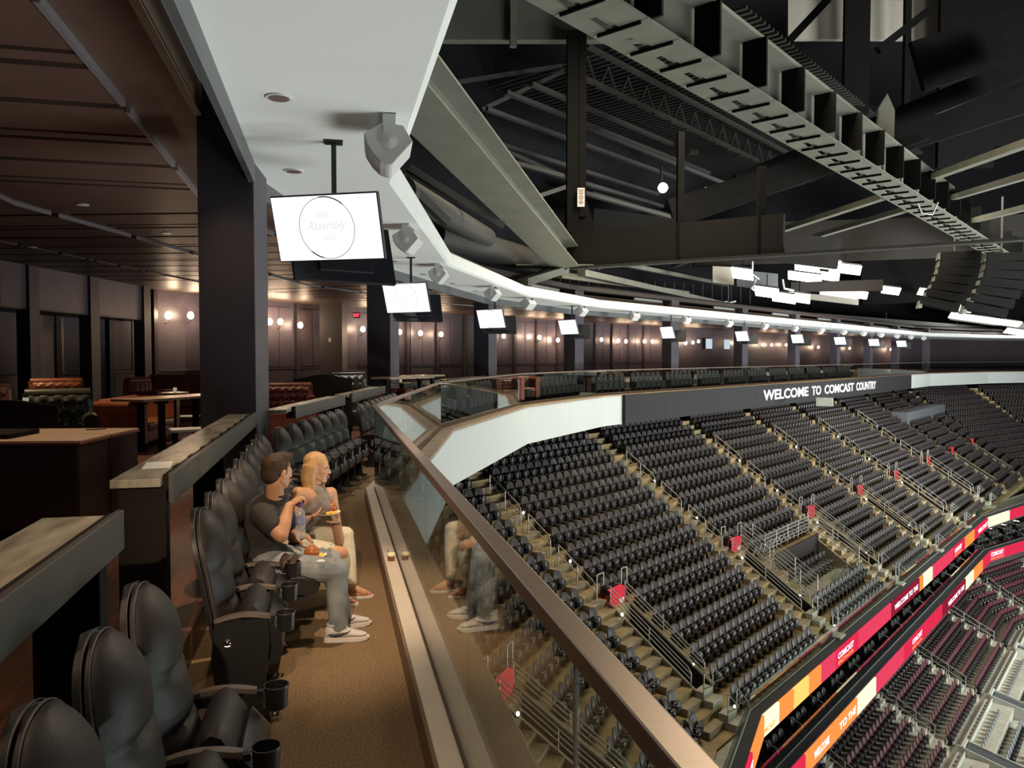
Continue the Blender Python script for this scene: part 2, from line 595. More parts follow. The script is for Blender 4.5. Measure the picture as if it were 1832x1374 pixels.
# ------------------------------------------------------------------ swept polylines
class Path:
    """plan polyline; offset b is to the right of travel (towards the arena), mitred at the kinks"""

    def __init__(s, pts):
        s.p = [Vector((x, y)) for x, y in pts]
        s.d = [(s.p[i + 1] - s.p[i]).normalized() for i in range(len(s.p) - 1)]
        s.n = [Vector((d.y, -d.x)) for d in s.d]
        s.L = [(s.p[i + 1] - s.p[i]).length for i in range(len(s.p) - 1)]
        s.S = [0]
        for l in s.L:
            s.S.append(s.S[-1] + l)
        s.m = []
        for i in range(len(s.p)):
            if i == 0:
                s.m.append(s.n[0])
            elif i == len(s.p) - 1:
                s.m.append(s.n[-1])
            else:
                a, b = s.n[i - 1], s.n[i]
                t = (a + b).normalized()
                s.m.append(t / t.dot(a))

    def seg(s, q):
        for i in range(len(s.L)):
            if q <= s.S[i + 1] or i == len(s.L) - 1:
                return i
        return 0

    def pt(s, q, b=0.0, z=0.0):
        i = s.seg(q)
        p = s.p[i] + s.d[i] * (q - s.S[i]) + s.n[i] * b
        return Vector((p.x, p.y, z))

    def head(s, q):
        d = s.d[s.seg(q)]
        return atan2(d.x, d.y)

    def rz(s, q):
        return -s.head(q)

    def stations(s, q0, q1):
        """(point, miter normal) list from q0 to q1 including the kinks between"""
        i0, i1 = s.seg(q0 + 1e-6), s.seg(q1 - 1e-6)
        out = [(s.p[i0] + s.d[i0] * (q0 - s.S[i0]), s.m[i0] if abs(q0 - s.S[i0]) < 1e-4 else s.n[i0])]
        for k in range(i0 + 1, i1 + 1):
            out.append((s.p[k], s.m[k]))
        out.append((s.p[i1] + s.d[i1] * (q1 - s.S[i1]), s.m[i1 + 1] if abs(q1 - s.S[i1 + 1]) < 1e-4 else s.n[i1]))
        return out

    def sweep(s, mb, q0, q1, prof, closed=True, caps=True):
        st = s.stations(q0, q1)
        k = len(prof)
        base = [mb.pts([(p.x + m.x * b, p.y + m.y * b, z) for b, z in prof]) for p, m in st]
        for i in range(len(st) - 1):
            for j in range(k if closed else k - 1):
                j2 = (j + 1) % k
                mb.face([base[i] + j, base[i] + j2, base[i + 1] + j2, base[i + 1] + j])
        if closed and caps:
            mb.face([base[0] + j for j in range(k)][::-1])
            mb.face([base[-1] + j for j in range(k)])
        return mb


def rect(b0, b1, z0, z1):
    return [(b0, z0), (b1, z0), (b1, z1), (b0, z1)]

# ================================================================== BALCONY RING
RING = Path([(.78, -6), (.78, 9.8), (2.83, 18.5), (6.8, 26.7), (11.8, 32.6), (61.8, 69.3), (74.7, 74.8), (88.5, 77.2), (102, 77)])
RS = RING.S
QY = 6.0                        # path distance of Y = 0 on the straight part
Q_END = RS[-1]


def facet_name(q):
    return ['the straight front stretch', 'the second bend', 'the third bend', 'the fourth bend', 'the long far side', 'the far corner', 'the far end', 'the far end'][RING.seg(q)]


def structure(mb, name, mat, label, cat, smooth=None, bevel=0.0):
    o = mb.build(name, mat, smooth=smooth, bevel=bevel)
    return T(o, label, cat, kind='structure')


structure(RING.sweep(MB(), 0, Q_END, rect(-1.62, -.36, -.35, 0)), 'floor', M['carpet'], 'brown fleck carpet of the seating balcony along the front row', 'floor')
structure(RING.sweep(MB(), 0, Q_END, rect(-16, -1.62, -.35, .2)), 'floor', M['wood_floor'], 'red brown wood floor of the lounge behind the counters', 'floor')
structure(RING.sweep(MB(), 0, Q_END, rect(-14, .0, -1.28, -.36)), 'floor', M['vom_dark'], 'dark slab edge under the seating balcony', 'floor')
structure(RING.sweep(MB(), 0, Q_END, [(-.37, 0), (-.355, 0), (-.355, .15), (-.268, .15), (-.268, .19), (-.37, .19)]), 'curb', M['curb'], 'low warm grey ledge at the foot of the glass, two cupcakes on it', 'ledge', bevel=.004)
structure(RING.sweep(MB(), 0, Q_END, rect(-.382, -.3705, 0, .165)), 'baseboard_right', M['curb_face'], 'brown face board under the low ledge along the carpet', 'baseboard')
structure(RING.sweep(MB(), 0, Q_END, rect(-.2675, -.2465, .1, .2)), 'trim_1', M['slot'], 'bronze channel holding the foot of the glass railing', 'channel')
structure(RING.sweep(MB(), 0, Q_END, rect(-.246, .07, .03, .1)), 'trim_2', M['ledge'], 'tan metal ledge outside the glass, on top of the white fascia', 'ledge', bevel=.006)

# fascia: one panel per stretch, the dark screen on the long far side
fas = T(empty('balcony_fascia', (2.8, 18.5, -1.28)), 'white panelled fascia along the front edge of the balcony', 'fascia', kind='structure')
inv = Matrix.Translation((-2.8, -18.5, 1.28))
LED0, LED1 = RS[4] + 1.6, RS[4] + 53.5
spans = [(6, RS[1]), (RS[1], RS[1] + 4.4), (RS[1] + 4.4, RS[2]), (RS[2], RS[2] + 4.6), (RS[2] + 4.6, RS[3]), (RS[3], RS[3] + 3.9), (RS[3] + 3.9, RS[4]), (RS[4], LED0), (LED1, RS[5])]
spans += [(a, b) for i in range(5, len(RS) - 1) for a, b in ((RS[i], (RS[i] + RS[i + 1]) / 2), ((RS[i] + RS[i + 1]) / 2, RS[i + 1]))]
for a, b in spans:
    mb = RING.sweep(MB(), a + .006, b - .006, rect(-.03, .05, -1.28, .045))
    mb.v = [tuple(inv @ Vector(v)) for v in mb.v]
    mb.build('fascia_panel', M['fascia'], fas)
led = T(empty('message_screen', tuple(RING.pt(LED0, .2, -1.25))), 'long dark message screen on the far balcony reading WELCOME TO COMCAST COUNTRY', 'screen')
iv = Matrix.Translation(-RING.pt(LED0, .2, -1.25))
nled = 14
for k in range(nled):
    a, b = LED0 + (LED1 - LED0) * k / nled, LED0 + (LED1 - LED0) * (k + 1) / nled
    mb = RING.sweep(MB(), a, b - .012, rect(-.02, .22, -1.26, .065))
    mb.v = [tuple(iv @ Vector(v)) for v in mb.v]
    mb.build('screen_panel', M['led_dark'], led)


def t_on(px, b, seg=4, z=0.0):
    """path distance where the view ray through column px meets the line at offset b of a stretch"""
    r = ray(px, 700)
    n, p = RING.n[seg], RING.p[seg] + RING.n[seg] * b
    t = (p.x * n.x + p.y * n.y) / (r.x * n.x + r.y * n.y)
    return RS[seg] + (Vector((r.x * t, r.y * t)) - p).dot(RING.d[seg])


W0, W1 = t_on(1366, .23), t_on(1567, .23)
M['led_text'] = emit('white_led_letters', (.96, .94, 1.0), 1.5)
words = (('WELCOME', 0, .325), ('TO', .353, .432), ('COMCAST', .463, .748), ('COUNTRY', .774, 1.0))
for wd, f0, f1 in words:
    q0, q1 = W0 + (W1 - W0) * f0, W0 + (W1 - W0) * f1
    o = text_obj(wd, q1 - q0, .66, M['led_text'], led, iv @ RING.pt((q0 + q1) / 2, .222, -.56), (0, 0, pi / 2 - RING.head(q0) + pi), .012, bold=.025)
    o.rotation_euler.z = pi / 2 - RING.head(q0)
    if True:
        # letters must read left to right for someone over the ice: local x runs against the path
        o.rotation_euler.z = pi / 2 - RING.head(q0)

# glass panes of the railing, the bronze rail on top
gl = T(empty('glass_railing', tuple(RING.pt(12, -.257, .19))), 'frameless glass railing with a bronze top rail along the balcony edge', 'railing')
ig = Matrix.Translation(-RING.pt(12, -.257, .19))
cuts = [5 + QY - 6 + 0.2]
qs = []
for i, (step) in enumerate([1.37] * len(RING.L)):
    a, b = RS[i], RS[i + 1]
    if i == 0:
        ys = [-1.1, .25, 1.61, 3.0, 4.4, 5.7, 7.06, 8.4, 9.8]
        qs += [(y0 + QY, y1 + QY) for y0, y1 in zip(ys, ys[1:])]
        continue
    st = step if i < 4 else 2.6
    n = max(1, round((b - a) / st))
    qs += [(a + (b - a) * k / n, a + (b - a) * (k + 1) / n) for k in range(n)]
for a, b in qs:
    mb = RING.sweep(MB(), a + .0006, b - .0006, rect(-.262, -.252, .2, 1.205))
    mb.v = [tuple(ig @ Vector(v)) for v in mb.v]
    mb.build('glass_pane', M['glass'], gl)
mb = RING.sweep(MB(), 4.9, Q_END, rect(-.290, -.224, 1.20, 1.246))
mb.v = [tuple(ig @ Vector(v)) for v in mb.v]
mb.build('top_rail', M['rail'], gl, bevel=.006)
mb = MB()
mb.box(ig @ RING.pt(1.61 + QY, -.257, .7), (.005, .016, 1.0))
mb.build('pane_clip', M['steel'], gl)

# ------------------------------------------------------------------ theatre chairs
def back_ring(v, grow=1.0, front=1.0, back=.03, shift=0.0):
    """closed ring of points across the backrest at height v (0 bottom, 1 top)"""
    z = .36 + .69 * v
    x = -.285 - .125 * v + shift
    t = max(0, (v - .60) / .40)
    w = .214 * grow * (max(.0, 1 - t ** 2.3) ** .5 * .94 + .06) if t > 0 else .214 * grow * (.93 + .07 * min(1, v / .3))
    P = []
    nu = 10
    top = 1 - .75 * t ** 5
    for i in range(nu + 1):
        u = -1 + 2 * i / nu
        th = .066 * (1 - abs(u) ** 2.6) + .008
        th += .016 * math.exp(-((v - .80) / .15) ** 2) * (1 - u * u)
        th += .012 * math.exp(-((v - .16) / .14) ** 2) * (1 - u * u)
        for vc, dp in ((.58, .018), (.30, .022)):
            th -= dp * math.exp(-((v - vc - .05 * u * u) / .024) ** 2) * (1 - u * u)
            th -= .024 * math.exp(-((v - vc + .012) / .035) ** 2 - (u / .38) ** 2)
        P.append(Vector((x + th * front * top, u * w, z)))
    for i in range(nu, -1, -1):
        u = -1 + 2 * i / nu
        P.append(Vector((x - back * (1 - .4 * u * u), u * w, z - back * .1)))
    return P


def loft(rings, mb=None):
    mb = mb or MB()
    k = len(rings[0])
    base = [mb.pts(r) for r in rings]
    for i in range(len(rings) - 1):
        for j in range(k):
            j2 = (j + 1) % k
            mb.face([base[i] + j, base[i] + j2, base[i + 1] + j2, base[i + 1] + j])
    mb.face([base[0] + j for j in range(k)][::-1])
    mb.face([base[-1] + j for j in range(k)])
    return mb


vs = [i / 48 for i in range(45)] + [.93, .95, .965, .978, .988, .995, .999, 1.0]
ME_BACK = loft([back_ring(v) for v in vs]).mesh('backrest', M['leather'], 50)
vs2 = [i / 14 for i in range(13)] + [.91, .94, .965, .982, .993, .999, 1.0]
ME_SHELL = loft([[Vector((p.x - .030, p.y, p.z * 1.006)) for p in back_ring(v, 1.035, .12, .028)] for v in vs2]).mesh('back_shell', M['shell'], 50)
edge = []
for sgn in (1, -1):
    row = [(back_ring(v, 1.02, .15, .01)[10 if sgn > 0 else 0] + Vector((-.006, 0, .004))) for v in vs2[3:]]
    edge += row if sgn > 0 else row[::-1]
mbp = MB().tube(edge, .0036, 6)
mbp.tube([p + Vector((-.022, 0, .002)) for p in edge], .0028, 6)
ME_PIPE = mbp.mesh('piping', M['piping'], 60)


def seat_up_mesh():
    prof = [(-.255, .36), (-.240, .50), (-.205, .580), (-.168, .603), (-.128, .588), (-.078, .515), (-.062, .36), (-.10, .31), (-.20, .31)]
    rings = []
    for i in range(13):
        u = -1 + 2 * i / 12
        s_ = (1 - abs(u) ** 6 * .18)
        rings.append([Vector((-.15 + (x + .15) * s_, u * .198, .44 + (z - .44) * (1 - abs(u) ** 6 * .12))) for x, z in prof])
    return loft(rings).mesh('seat', M['leather'], 60)


def seat_pan_mesh():
    prof = [(-.078, .33), (-.080, .512), (-.066, .525), (-.004, .45), (.0, .36), (-.03, .30)]
    rings = [[Vector((x, u * .200, z - abs(u) ** 6 * .03)) for x, z in prof] for u in (-1, -.94, -.6, 0, .6, .94, 1)]
    return loft(rings).mesh('seat_pan', M['shell'], 40)


def seat_down_mesh():
    prof = [(-.29, .36), (-.29, .43), (-.18, .455), (.07, .46), (.15, .445), (.185, .40), (.16, .35), (-.12, .32)]
    rings = [[Vector((x, u * .205, z - (abs(u) ** 4) * .03)) for x, z in prof] for u in [-1 + .2 * i for i in range(11)]]
    return loft(rings).mesh('seat', M['leather'], 60)


ME_SEAT, ME_PAN, ME_SEATD = seat_up_mesh(), seat_pan_mesh(), seat_down_mesh()
PIT = .4935
HY = PIT / 2


def arm_mesh(y):
    st = []
    for i in range(11):
        t = i / 10
        x = -.325 + .27 * t
        z = .530 + .022 * sin(pi * min(1, t * 1.02)) + .010 * t
        w = .023 - .004 * (1 - t) - (.009 if i in (0, 10) else 0)
        st.append([Vector((x, y - w, z - .010)), Vector((x, y + w, z - .010)), Vector((x, y + w * .9, z + .008)), Vector((x, y, z + .012)), Vector((x, y - w * .9, z + .008))])
    return loft(st).mesh('armrest', M['arm'], 50)


def side_mesh(y):
    mb = MB()
    poly = [(-.36, .30), (-.33, .525), (-.10, .535), (-.12, .50), (-.27, .49), (-.26, .30), (-.12, .24), (-.10, .03), (-.24, .03), (-.24, .20)]
    for c0 in (-.012,):
        mb.prism(poly, lambda a, b, c: Vector((a, y + c, b)), (-.012, .012))
    mb.bx(-.27, -.05, y - .03, y + .03, 0, .03)
    return mb.mesh('side_panel', M['shell'])


def end_panel_mesh(y):
    mb = MB()
    mb.prism([(-.34, .34), (-.32, .525), (-.07, .535), (-.06, .40), (-.10, .05), (-.30, .05)], lambda a, b, c: Vector((a, y + c, b)), (-.02, .02))
    mb.bx(-.33, -.06, y - .035, y + .035, 0, .05)
    return mb.mesh('end_panel', M['shell'])


def cup_mesh(y):
    mb = MB()
    mb.lathe([(.032, .46), (.041, .465), (.046, .545), (.048, .545), (.048, .552), (.044, .552), (.040, .47), (.02, .468)], 20, (.018, y, 0))
    mb.bx(-.055, -.03, y - .012, y + .012, .515, .538)
    return mb.mesh('cup_holder', M['shell'], 40)


def rim_mesh(y):
    mb = MB()
    mb.tube([Vector((.018 + .047 * cos(a * pi / 12), y + .047 * sin(a * pi / 12), .553)) for a in range(25)], .0024, 6, False)
    return mb.mesh('rim', M['piping'], 60)


def bolt_mesh(y):
    mb = MB()
    for x in (-.07, -.04):
        mb.lathe([(.012, .03), (.012, .042), (.006, .048)], 10, (x, y - .01, 0))
    mb.bx(-.09, -.02, y - .03, y + .02, .028, .034)
    return mb.mesh('floor_bolt', M['chrome'], 40)


ARM = {y: (arm_mesh(y), side_mesh(y), cup_mesh(y), rim_mesh(y), bolt_mesh(y)) for y in (-HY, HY)}
ME_END = end_panel_mesh(-HY)


def tag_mesh():
    mb = MB()
    mb.box((-.030, -.165, .492), (.003, .036, .030), Matrix.Rotation(radians(-40), 3, 'Y'))
    return mb.mesh('number_tag', M['tag'])


ME_TAG = tag_mesh()


def mesh_obj(name, me, parent, loc=None):
    o = bpy.data.objects.new(name, me)
    COL.objects.link(o)
    o.parent = parent
    if loc:
        o.location = loc
    return o


def theatre_chair(P, rz, label, group=None, down=False, last=False, aisle=False):
    t = empty('theatre_chair', (P.x, P.y, 0), rz)
    T(t, label, 'chair', group)
    mesh_obj('backrest', ME_BACK, t)
    sh = mesh_obj('back_shell', ME_SHELL, t)
    mesh_obj('piping', ME_PIPE, sh)
    if down:
        mesh_obj('seat', ME_SEATD, t)
    else:
        mesh_obj('seat', ME_SEAT, t)
        p = mesh_obj('seat_pan', ME_PAN, t)
        mesh_obj('number_tag', ME_TAG, p)
    for y in ((-HY, HY) if last else (-HY,)):
        a, s_, c, r, bo = ARM[y]
        mesh_obj('armrest', a, t)
        sp = mesh_obj('end_panel', ME_END, t) if aisle and y < 0 else mesh_obj('side_panel', s_, t)
        mesh_obj('floor_bolt', bo, sp)
        ch = mesh_obj('cup_holder', c, t)
        mesh_obj('rim', r, ch)
    if aisle:
        ym = -HY - .024
        m = MB().lathe([(.004, -.012), (.018, -.01), (.020, .0), (.014, .012), (.004, .016)], 14, (-.26, ym, .425))
        al = m.build('aisle_light', M['chrome'], t, smooth=40)
        l = MB().lathe([(.003, -.016), (.014, -.0155), (.014, -.0125), (.003, -.012)], 14, (-.26, ym, .425))
        l.build('lens', M['lamp_on'], al)
    return t


def simple_chair(P, rz, label, group):
    """far copies: the same outline in two parts, too small to show more"""
    t = empty('theatre_chair', (P.x, P.y, 0), rz)
    T(t, label, 'chair', group)
    mesh_obj('backrest', ME_FBACK, t)
    mesh_obj('seat', ME_FSEAT, t)
    return t


mbf = loft([back_ring(v)[::2] for v in (0, .12, .25, .30, .36, .48, .56, .60, .66, .8, .9, .96, .99, 1)])
ME_FBACK = mbf.mesh('backrest', M['leather'], 50)
mbf = MB()
mbf.bx(-.24, -.03, -.195, .195, .31, .60)
mbf.bx(-.30, -.04, -.26, -.235, 0, .53)
mbf.bx(-.32, -.05, -.27, -.225, .53, .55)
ME_FSEAT = mbf.mesh('seat', M['shell'])


def seg_pt(i, s_, b):
    p = RING.p[i] + RING.d[i] * s_ + RING.n[i] * b
    return Vector((p.x, p.y, 0)), -atan2(RING.d[i].x, RING.d[i].y)


for i, y in enumerate((1.915, 2.405, 2.885)):
    theatre_chair(Vector((-.24, y, 0)), 0, ['black leather theatre chair nearest the camera, cut by the bottom left corner',
                           'black leather theatre chair second from the camera, bottom left',
                           'third black leather chair from the camera, last before the gap by the stone counter end'][i],
                  'empty theatre chairs in the front row', last=(i == 2))
row = [4.275 + PIT * k for k in range(9)]
for i, y in enumerate(row):
    if i == 2:
        lb = 'black leather theatre chair the man in the dark t-shirt sits on'
    elif i == 3:
        lb = 'black leather theatre chair the blonde woman sits on'
    elif i == 0:
        lb = 'empty black chair with a small aisle light on its side, first after the gap'
    elif i == 1:
        lb = 'empty black theatre chair directly in front of the seated man'
    else:
        lb = 'empty black theatre chair, %s behind the blonde woman towards the first pillar' % ORD[i - 4]
    theatre_chair(Vector((-.255 - .006 * i, y, 0)), 0, lb, 'theatre chairs of the middle stretch', down=i in (2, 3), last=(i == 8), aisle=(i == 0))
for i in range(7):
    P, rz = seg_pt(1, -1.03 + PIT * i, -.74)
    theatre_chair(P, rz, 'black tufted chair past the first pillar, %s of seven before the taupe counter' % ORD[i], 'theatre chairs past the first pillar', last=(i == 6))
for i in range(8):
    P, rz = seg_pt(1, 3.37 + PIT * i * 1.08, -.70)
    theatre_chair(P, rz, 'black tufted chair by the second pillar, %s of eight beyond the dark counter end' % ORD[i], 'theatre chairs by the second pillar', last=(i == 7))
far_spots = []
for sg, starts in ((2, (.3, 4.6)), (3, (.3, 4.2))):
    for row_b, dz_ in ((-.74, 0), (-1.35, 0)):
        n_ = 0
        for s0 in starts:
            for k in range(8):
                s_ = s0 + PIT * k
                if s_ < RING.L[sg] - .2:
                    P, rz = seg_pt(sg, s_, row_b)
                    n_ += 1
                    simple_chair(P, rz, '%s small black chair seen through the glass on %s, %s row' % (ORD[n_ - 1], facet_name(RS[sg] + 1), 'front' if row_b > -1 else 'back'), 'theatre chairs seen through the glass')
n_ = 0
for k in range(11):
    for j in range(6):
        P, rz = seg_pt(4, .9 + 3.5 * k + PIT * j, -.74)
        simple_chair(P, rz, '%s tiny black chair of the %s cluster behind the glass above the message screen' % (ORD[j], ORD[k]), 'theatre chairs above the message screen')

# ------------------------------------------------------------------ two cupcakes... one cupcake on the ledge (the glass mirrors it)
p = at(696, 1003, Z=.19)
cup = T(empty('cupcake', (.415 + .045, p.y, .19)), 'small pale frosted cupcake in a paper cup standing on the low ledge', 'cupcake')
MB().lathe([(.022, 0), (.024, .004), (.031, .034), (.029, .036), (.01, .036)], 16).build('paper_cup', M['edge_red'], cup, smooth=30)
mb = MB()
mb.ball((0, 0, .046), (.036, .036, .016))
for k in range(14):
    a, r_ = k * 2.4, .026 * sqrt((k + .5) / 14)
    mb.ball((r_ * cos(a), r_ * sin(a), .056), (.010, .010, .008), nu=8, nv=6)
mb.build('frosting', pbr('pale_yellow_frosting', (.78, .70, .46), .6), cup, smooth=60)
MB().tube([(-.012, .012, .05), (-.03, .012, .092)], .0022, 6).build('pick', M['shell'], cup)

# ------------------------------------------------------------------ counters along the back of the chairs
def counter(q0, q1, label, posts, joints=3, group='stone topped counters behind the chairs', clips=False, bf=-1.71, zt=1.13):
    c = T(empty('drink_counter', tuple(RING.pt((q0 + q1) / 2, -1.85, .2))), label, 'counter', group)
    iv_ = Matrix.Translation(-RING.pt((q0 + q1) / 2, -1.85, .2))

    def put(mb, name, mat, bevel=0.0):
        mb.v = [tuple(iv_ @ Vector(v)) for v in mb.v]
        return mb.build(name, mat, c, bevel=bevel)
    for k in range(joints):
        a, b = q0 + (q1 - q0) * k / joints, q0 + (q1 - q0) * (k + 1) / joints
        put(RING.sweep(MB(), a + .002, b - .002, rect(bf - .30, bf - .055, zt - .045, zt)), 'stone_slab', M['granite'], .004)
    put(RING.sweep(MB(), q0 + .06, q1 - .02, rect(bf - .054, bf - .028, zt - .07, zt + .012)), 'wood_lip', M['counter_dark'])
    put(RING.sweep(MB(), q0 + .06, q1, rect(bf - .027, bf, zt - .14, zt + .02)), 'fascia_board', M['counter_fascia'], .003)
    put(RING.sweep(MB(), q0 + .3, q1 - .1, rect(bf - .19, bf - .13, zt - .15, zt - .046)), 'under_beam', M['counter_dark'])
    for q in posts:
        put(RING.sweep(MB(), q, q + .10, rect(bf - .27, bf - .035, .2, zt - .045)), 'post', M['counter_dark'], .004)
    if clips:
        for k in range(9):
            qq = q0 + .35 + (q1 - q0 - .5) * k / 9
            put(RING.sweep(MB(), qq, qq + .14, rect(bf - .06, bf - .03, zt + .001, zt + .016)), 'clip', M['counter_dark'])
    return c


counter(-2.5 + QY, 3.39 + QY, 'stone topped counter nearest the camera with taupe front board', [3.17 + QY, 1.2 + QY], 5, bf=-1.607, zt=1.208)
counter(4.34 + QY, 9.08 + QY, 'stone topped counter running up to the first pillar, white paper on it', [4.37 + QY, 6.6 + QY], 4, clips=True, bf=-1.607, zt=1.208)
for i in (1, 2, 3):
    e = RS[i + 1]
    if i == 1:
        counter(RS[1] - .05, RS[1] + 2.9, 'taupe fronted counter just past the first pillar', [RS[1] + 2.8], 2, bf=-1.26, zt=1.20)
        counter(RS[1] + 3.4, RS[1] + 6.9, 'taupe fronted counter leading up to the second pillar', [RS[1] + 3.42], 2, bf=-1.26, zt=1.20)
        continue
    counter(RS[i] + 1.25, RS[i] + 4.35, 'taupe fronted counter just past the %s pillar' % ORD[i - 1], [RS[i] + 4.2], 2)
    counter(RS[i] + 5.15, e + .1, 'taupe fronted counter leading up to the %s pillar' % ORD[i], [RS[i] + 5.15, RS[i] + 5.3], 2)
for k in range(5):
    a = RS[4] + 1.25 + 9.3 * k
    counter(a, a + 3.2, 'taupe counter in the %s bay above the dark message screen' % ORD[k], [a + 1.5], 1)
pp = at(288, 832, Z=1.21)
mb = MB().box((0, 0, .002), (.15, .26, .004))
T(mb.build('paper_sheet', M['paper'], loc=(-1.0, pp.y, 1.2095), rz=.12), 'white paper sheet lying on the stone counter by its end', 'paper')
pipe = MB().tube([(-.80, 6.9, .0), (-.80, 6.9, .98)], .012, 8)
T(pipe.build('slim_pole', M['steel'], smooth=40), 'thin metal pole standing between the chairs and the stone counter', 'pole')

# ------------------------------------------------------------------ pillars
def pillar(i, P, hd, label):
    o = MB().bx(-.60, 0, 0, .85, 0, 4.95).build('pillar', M['column'], loc=(P.x, P.y, 0), rz=-hd, bevel=.008)
    T(o, label, 'pillar', 'charcoal pillars between lounge and seats', 'structure')


for i in range(1, 5):
    hd = (RING.head(RS[i] - .1) + RING.head(RS[i] + .1)) / 2
    v, m = RING.p[i], RING.m[i]
    P = Vector((v.x, v.y)) + m * -1.66 + RING.d[i] * .42
    if i == 1:
        P, hd = Vector((-.827, 9.07)), radians(5)
    pillar(i, P, hd, 'charcoal square pillar, %s from the camera' % ORD[i - 1])
for k in range(1, 8):
    P = RING.pt(RS[4] + 9.3 * k, -1.66, 0)
    pillar(4 + k, P, RING.head(RS[4] + 1), 'small charcoal pillar of the far side, %s past the fourth pillar' % ORD[k - 1])

# ------------------------------------------------------------------ soffit over the front row, bulkhead, recess
structure(RING.sweep(MB(), 0, Q_END, [(-1.60, 4.02), (-.06, 4.02), (-.0, 4.06), (0.0, 4.33), (-.06, 4.38), (-1.60, 4.38)]), 'ceiling', M['soffit'], 'white curved soffit over the front row of chairs', 'ceiling')
structure(RING.sweep(MB(), 0, Q_END, rect(-1.66, -1.60, 3.79, 4.30)), 'trim_3', M['bulkhead'], 'grey bulkhead strip along the inner edge of the white soffit', 'bulkhead')
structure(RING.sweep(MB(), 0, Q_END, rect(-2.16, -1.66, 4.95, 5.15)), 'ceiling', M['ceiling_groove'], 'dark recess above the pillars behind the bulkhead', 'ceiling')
for i in range(1, 5):
    L_ = 12 if i == 1 else 3.0
    d_, n_ = RING.d[i - 1], RING.n[i - 1]
    e_ = Vector((-1.37, 9.12)) if i == 1 else RING.p[i] + d_ * .25 + n_ * -2.2
    PP = Path([tuple(e_ - d_ * L_), tuple(e_)])
    structure(PP.sweep(MB(), 0, L_, rect(-.08, .0, 4.50, 4.97)), 'beam', M['beam_light'], 'light grey drop beam face before the %s pillar' % ORD[i - 1], 'beam')
for k in range(1, 5):
    structure(RING.sweep(MB(), RS[4] + 9.3 * k - 3, RS[4] + 9.3 * k + .3, rect(-2.3, -2.2, 4.50, 4.97)), 'beam', M['beam_light'], 'small light grey drop beam face, %s on the far side' % ORD[k - 1], 'beam')

# downlights in the soffit
for i, q in enumerate([1.6 + QY, 4.2 + QY, 6.79 + QY, 9.41 + QY] + [RS[1] + 2.6 + 2.6 * k for k in range(8)]):
    pz = RING.pt(q, -1.19, 4.02)
    lb = 'unlit round downlight in the white soffit, ' + ('%s from the top of the photo' % ORD[i - 2] if 2 <= i < 4 else ('%s above the camera' % ORD[i] if i < 2 else '%s past the first pillar' % ORD[i - 4]))
    d = T(empty('downlight', tuple(pz)), lb, 'light', 'downlights in the white soffit')
    MB().lathe([(.085, -.001), (.105, -.001), (.108, -.012), (.088, -.012)], 24).build('trim_ring', M['lamp_trim'], d, smooth=40)
    MB().lathe([(.086, -.0125), (.086, -.0145), (.05, -.0145), (.002, -.0145)], 24).build('reflector', M['lamp_can'], d, smooth=40)


# speakers under the outer edge of the soffit
def speaker_proto():
    t = empty('ceiling_speaker')
    poly = [(-.226, .054), (-.065, .156), (.124, .145), (.21, 0), (.03, -.205), (0, -.215), (-.075, -.185), (-.145, -.12), (-.20, -.035)]
    mb = MB().prism(poly, lambda a, b, c: Vector((a, c, b)), (-.20, .34))
    mb.build('cabinet', M['speaker'], t, bevel=.012)
    mb = MB().prism([(-.222, .03), (-.208, -.035), (-.150, -.125), (-.080, -.192), (-.02, -.214), (-.02, -.205), (-.07, -.175), (-.19, -.02)], lambda a, b, c: Vector((a, c, b)), (-.17, .31))
    mb.build('grille', M['speaker_grille'], t, bevel=.004)
    br = MB()
    for y in (-.21, .35):
        br.prism([(-.055, 0), (.055, 0), (.055, .245), (-.055, .245)], lambda a, b, c: Vector((a, y + c, b)), (-.006, .006))
        br.lathe([(.065, -.006), (.075, .006), (.03, .016), (.012, .022)], 20, (0, y, 0), Matrix.Rotation(radians(90 if y < 0 else -90), 3, 'X'))
    br.bx(-.065, .065, -.216, .356, .235, .245)
    br.build('bracket', M['speaker'], t, smooth=30)
    return t


spk = None
SPQ = [13.2, 18.3 + .6, RS[2] - .5, RS[2] + 4.2 + .9, RS[3] + .6, RS[3] + 5.8] + [RS[4] + 3.0 + 5.2 * k for k in range(12)]
for i, q in enumerate(SPQ):
    p_ = RING.pt(q, -.25, 3.775)
    if spk is None:
        spk = o = speaker_proto()
    else:
        o = copy_tree(spk)
    o.location = p_
    o.rotation_euler = (0, 0, RING.rz(q) + radians(-3))
    T(o, 'white box speaker hanging under the soffit edge, ' + ('the large one nearest the camera' if i == 0 else '%s from the camera' % ORD[i]), 'speaker', 'speakers along the soffit edge')


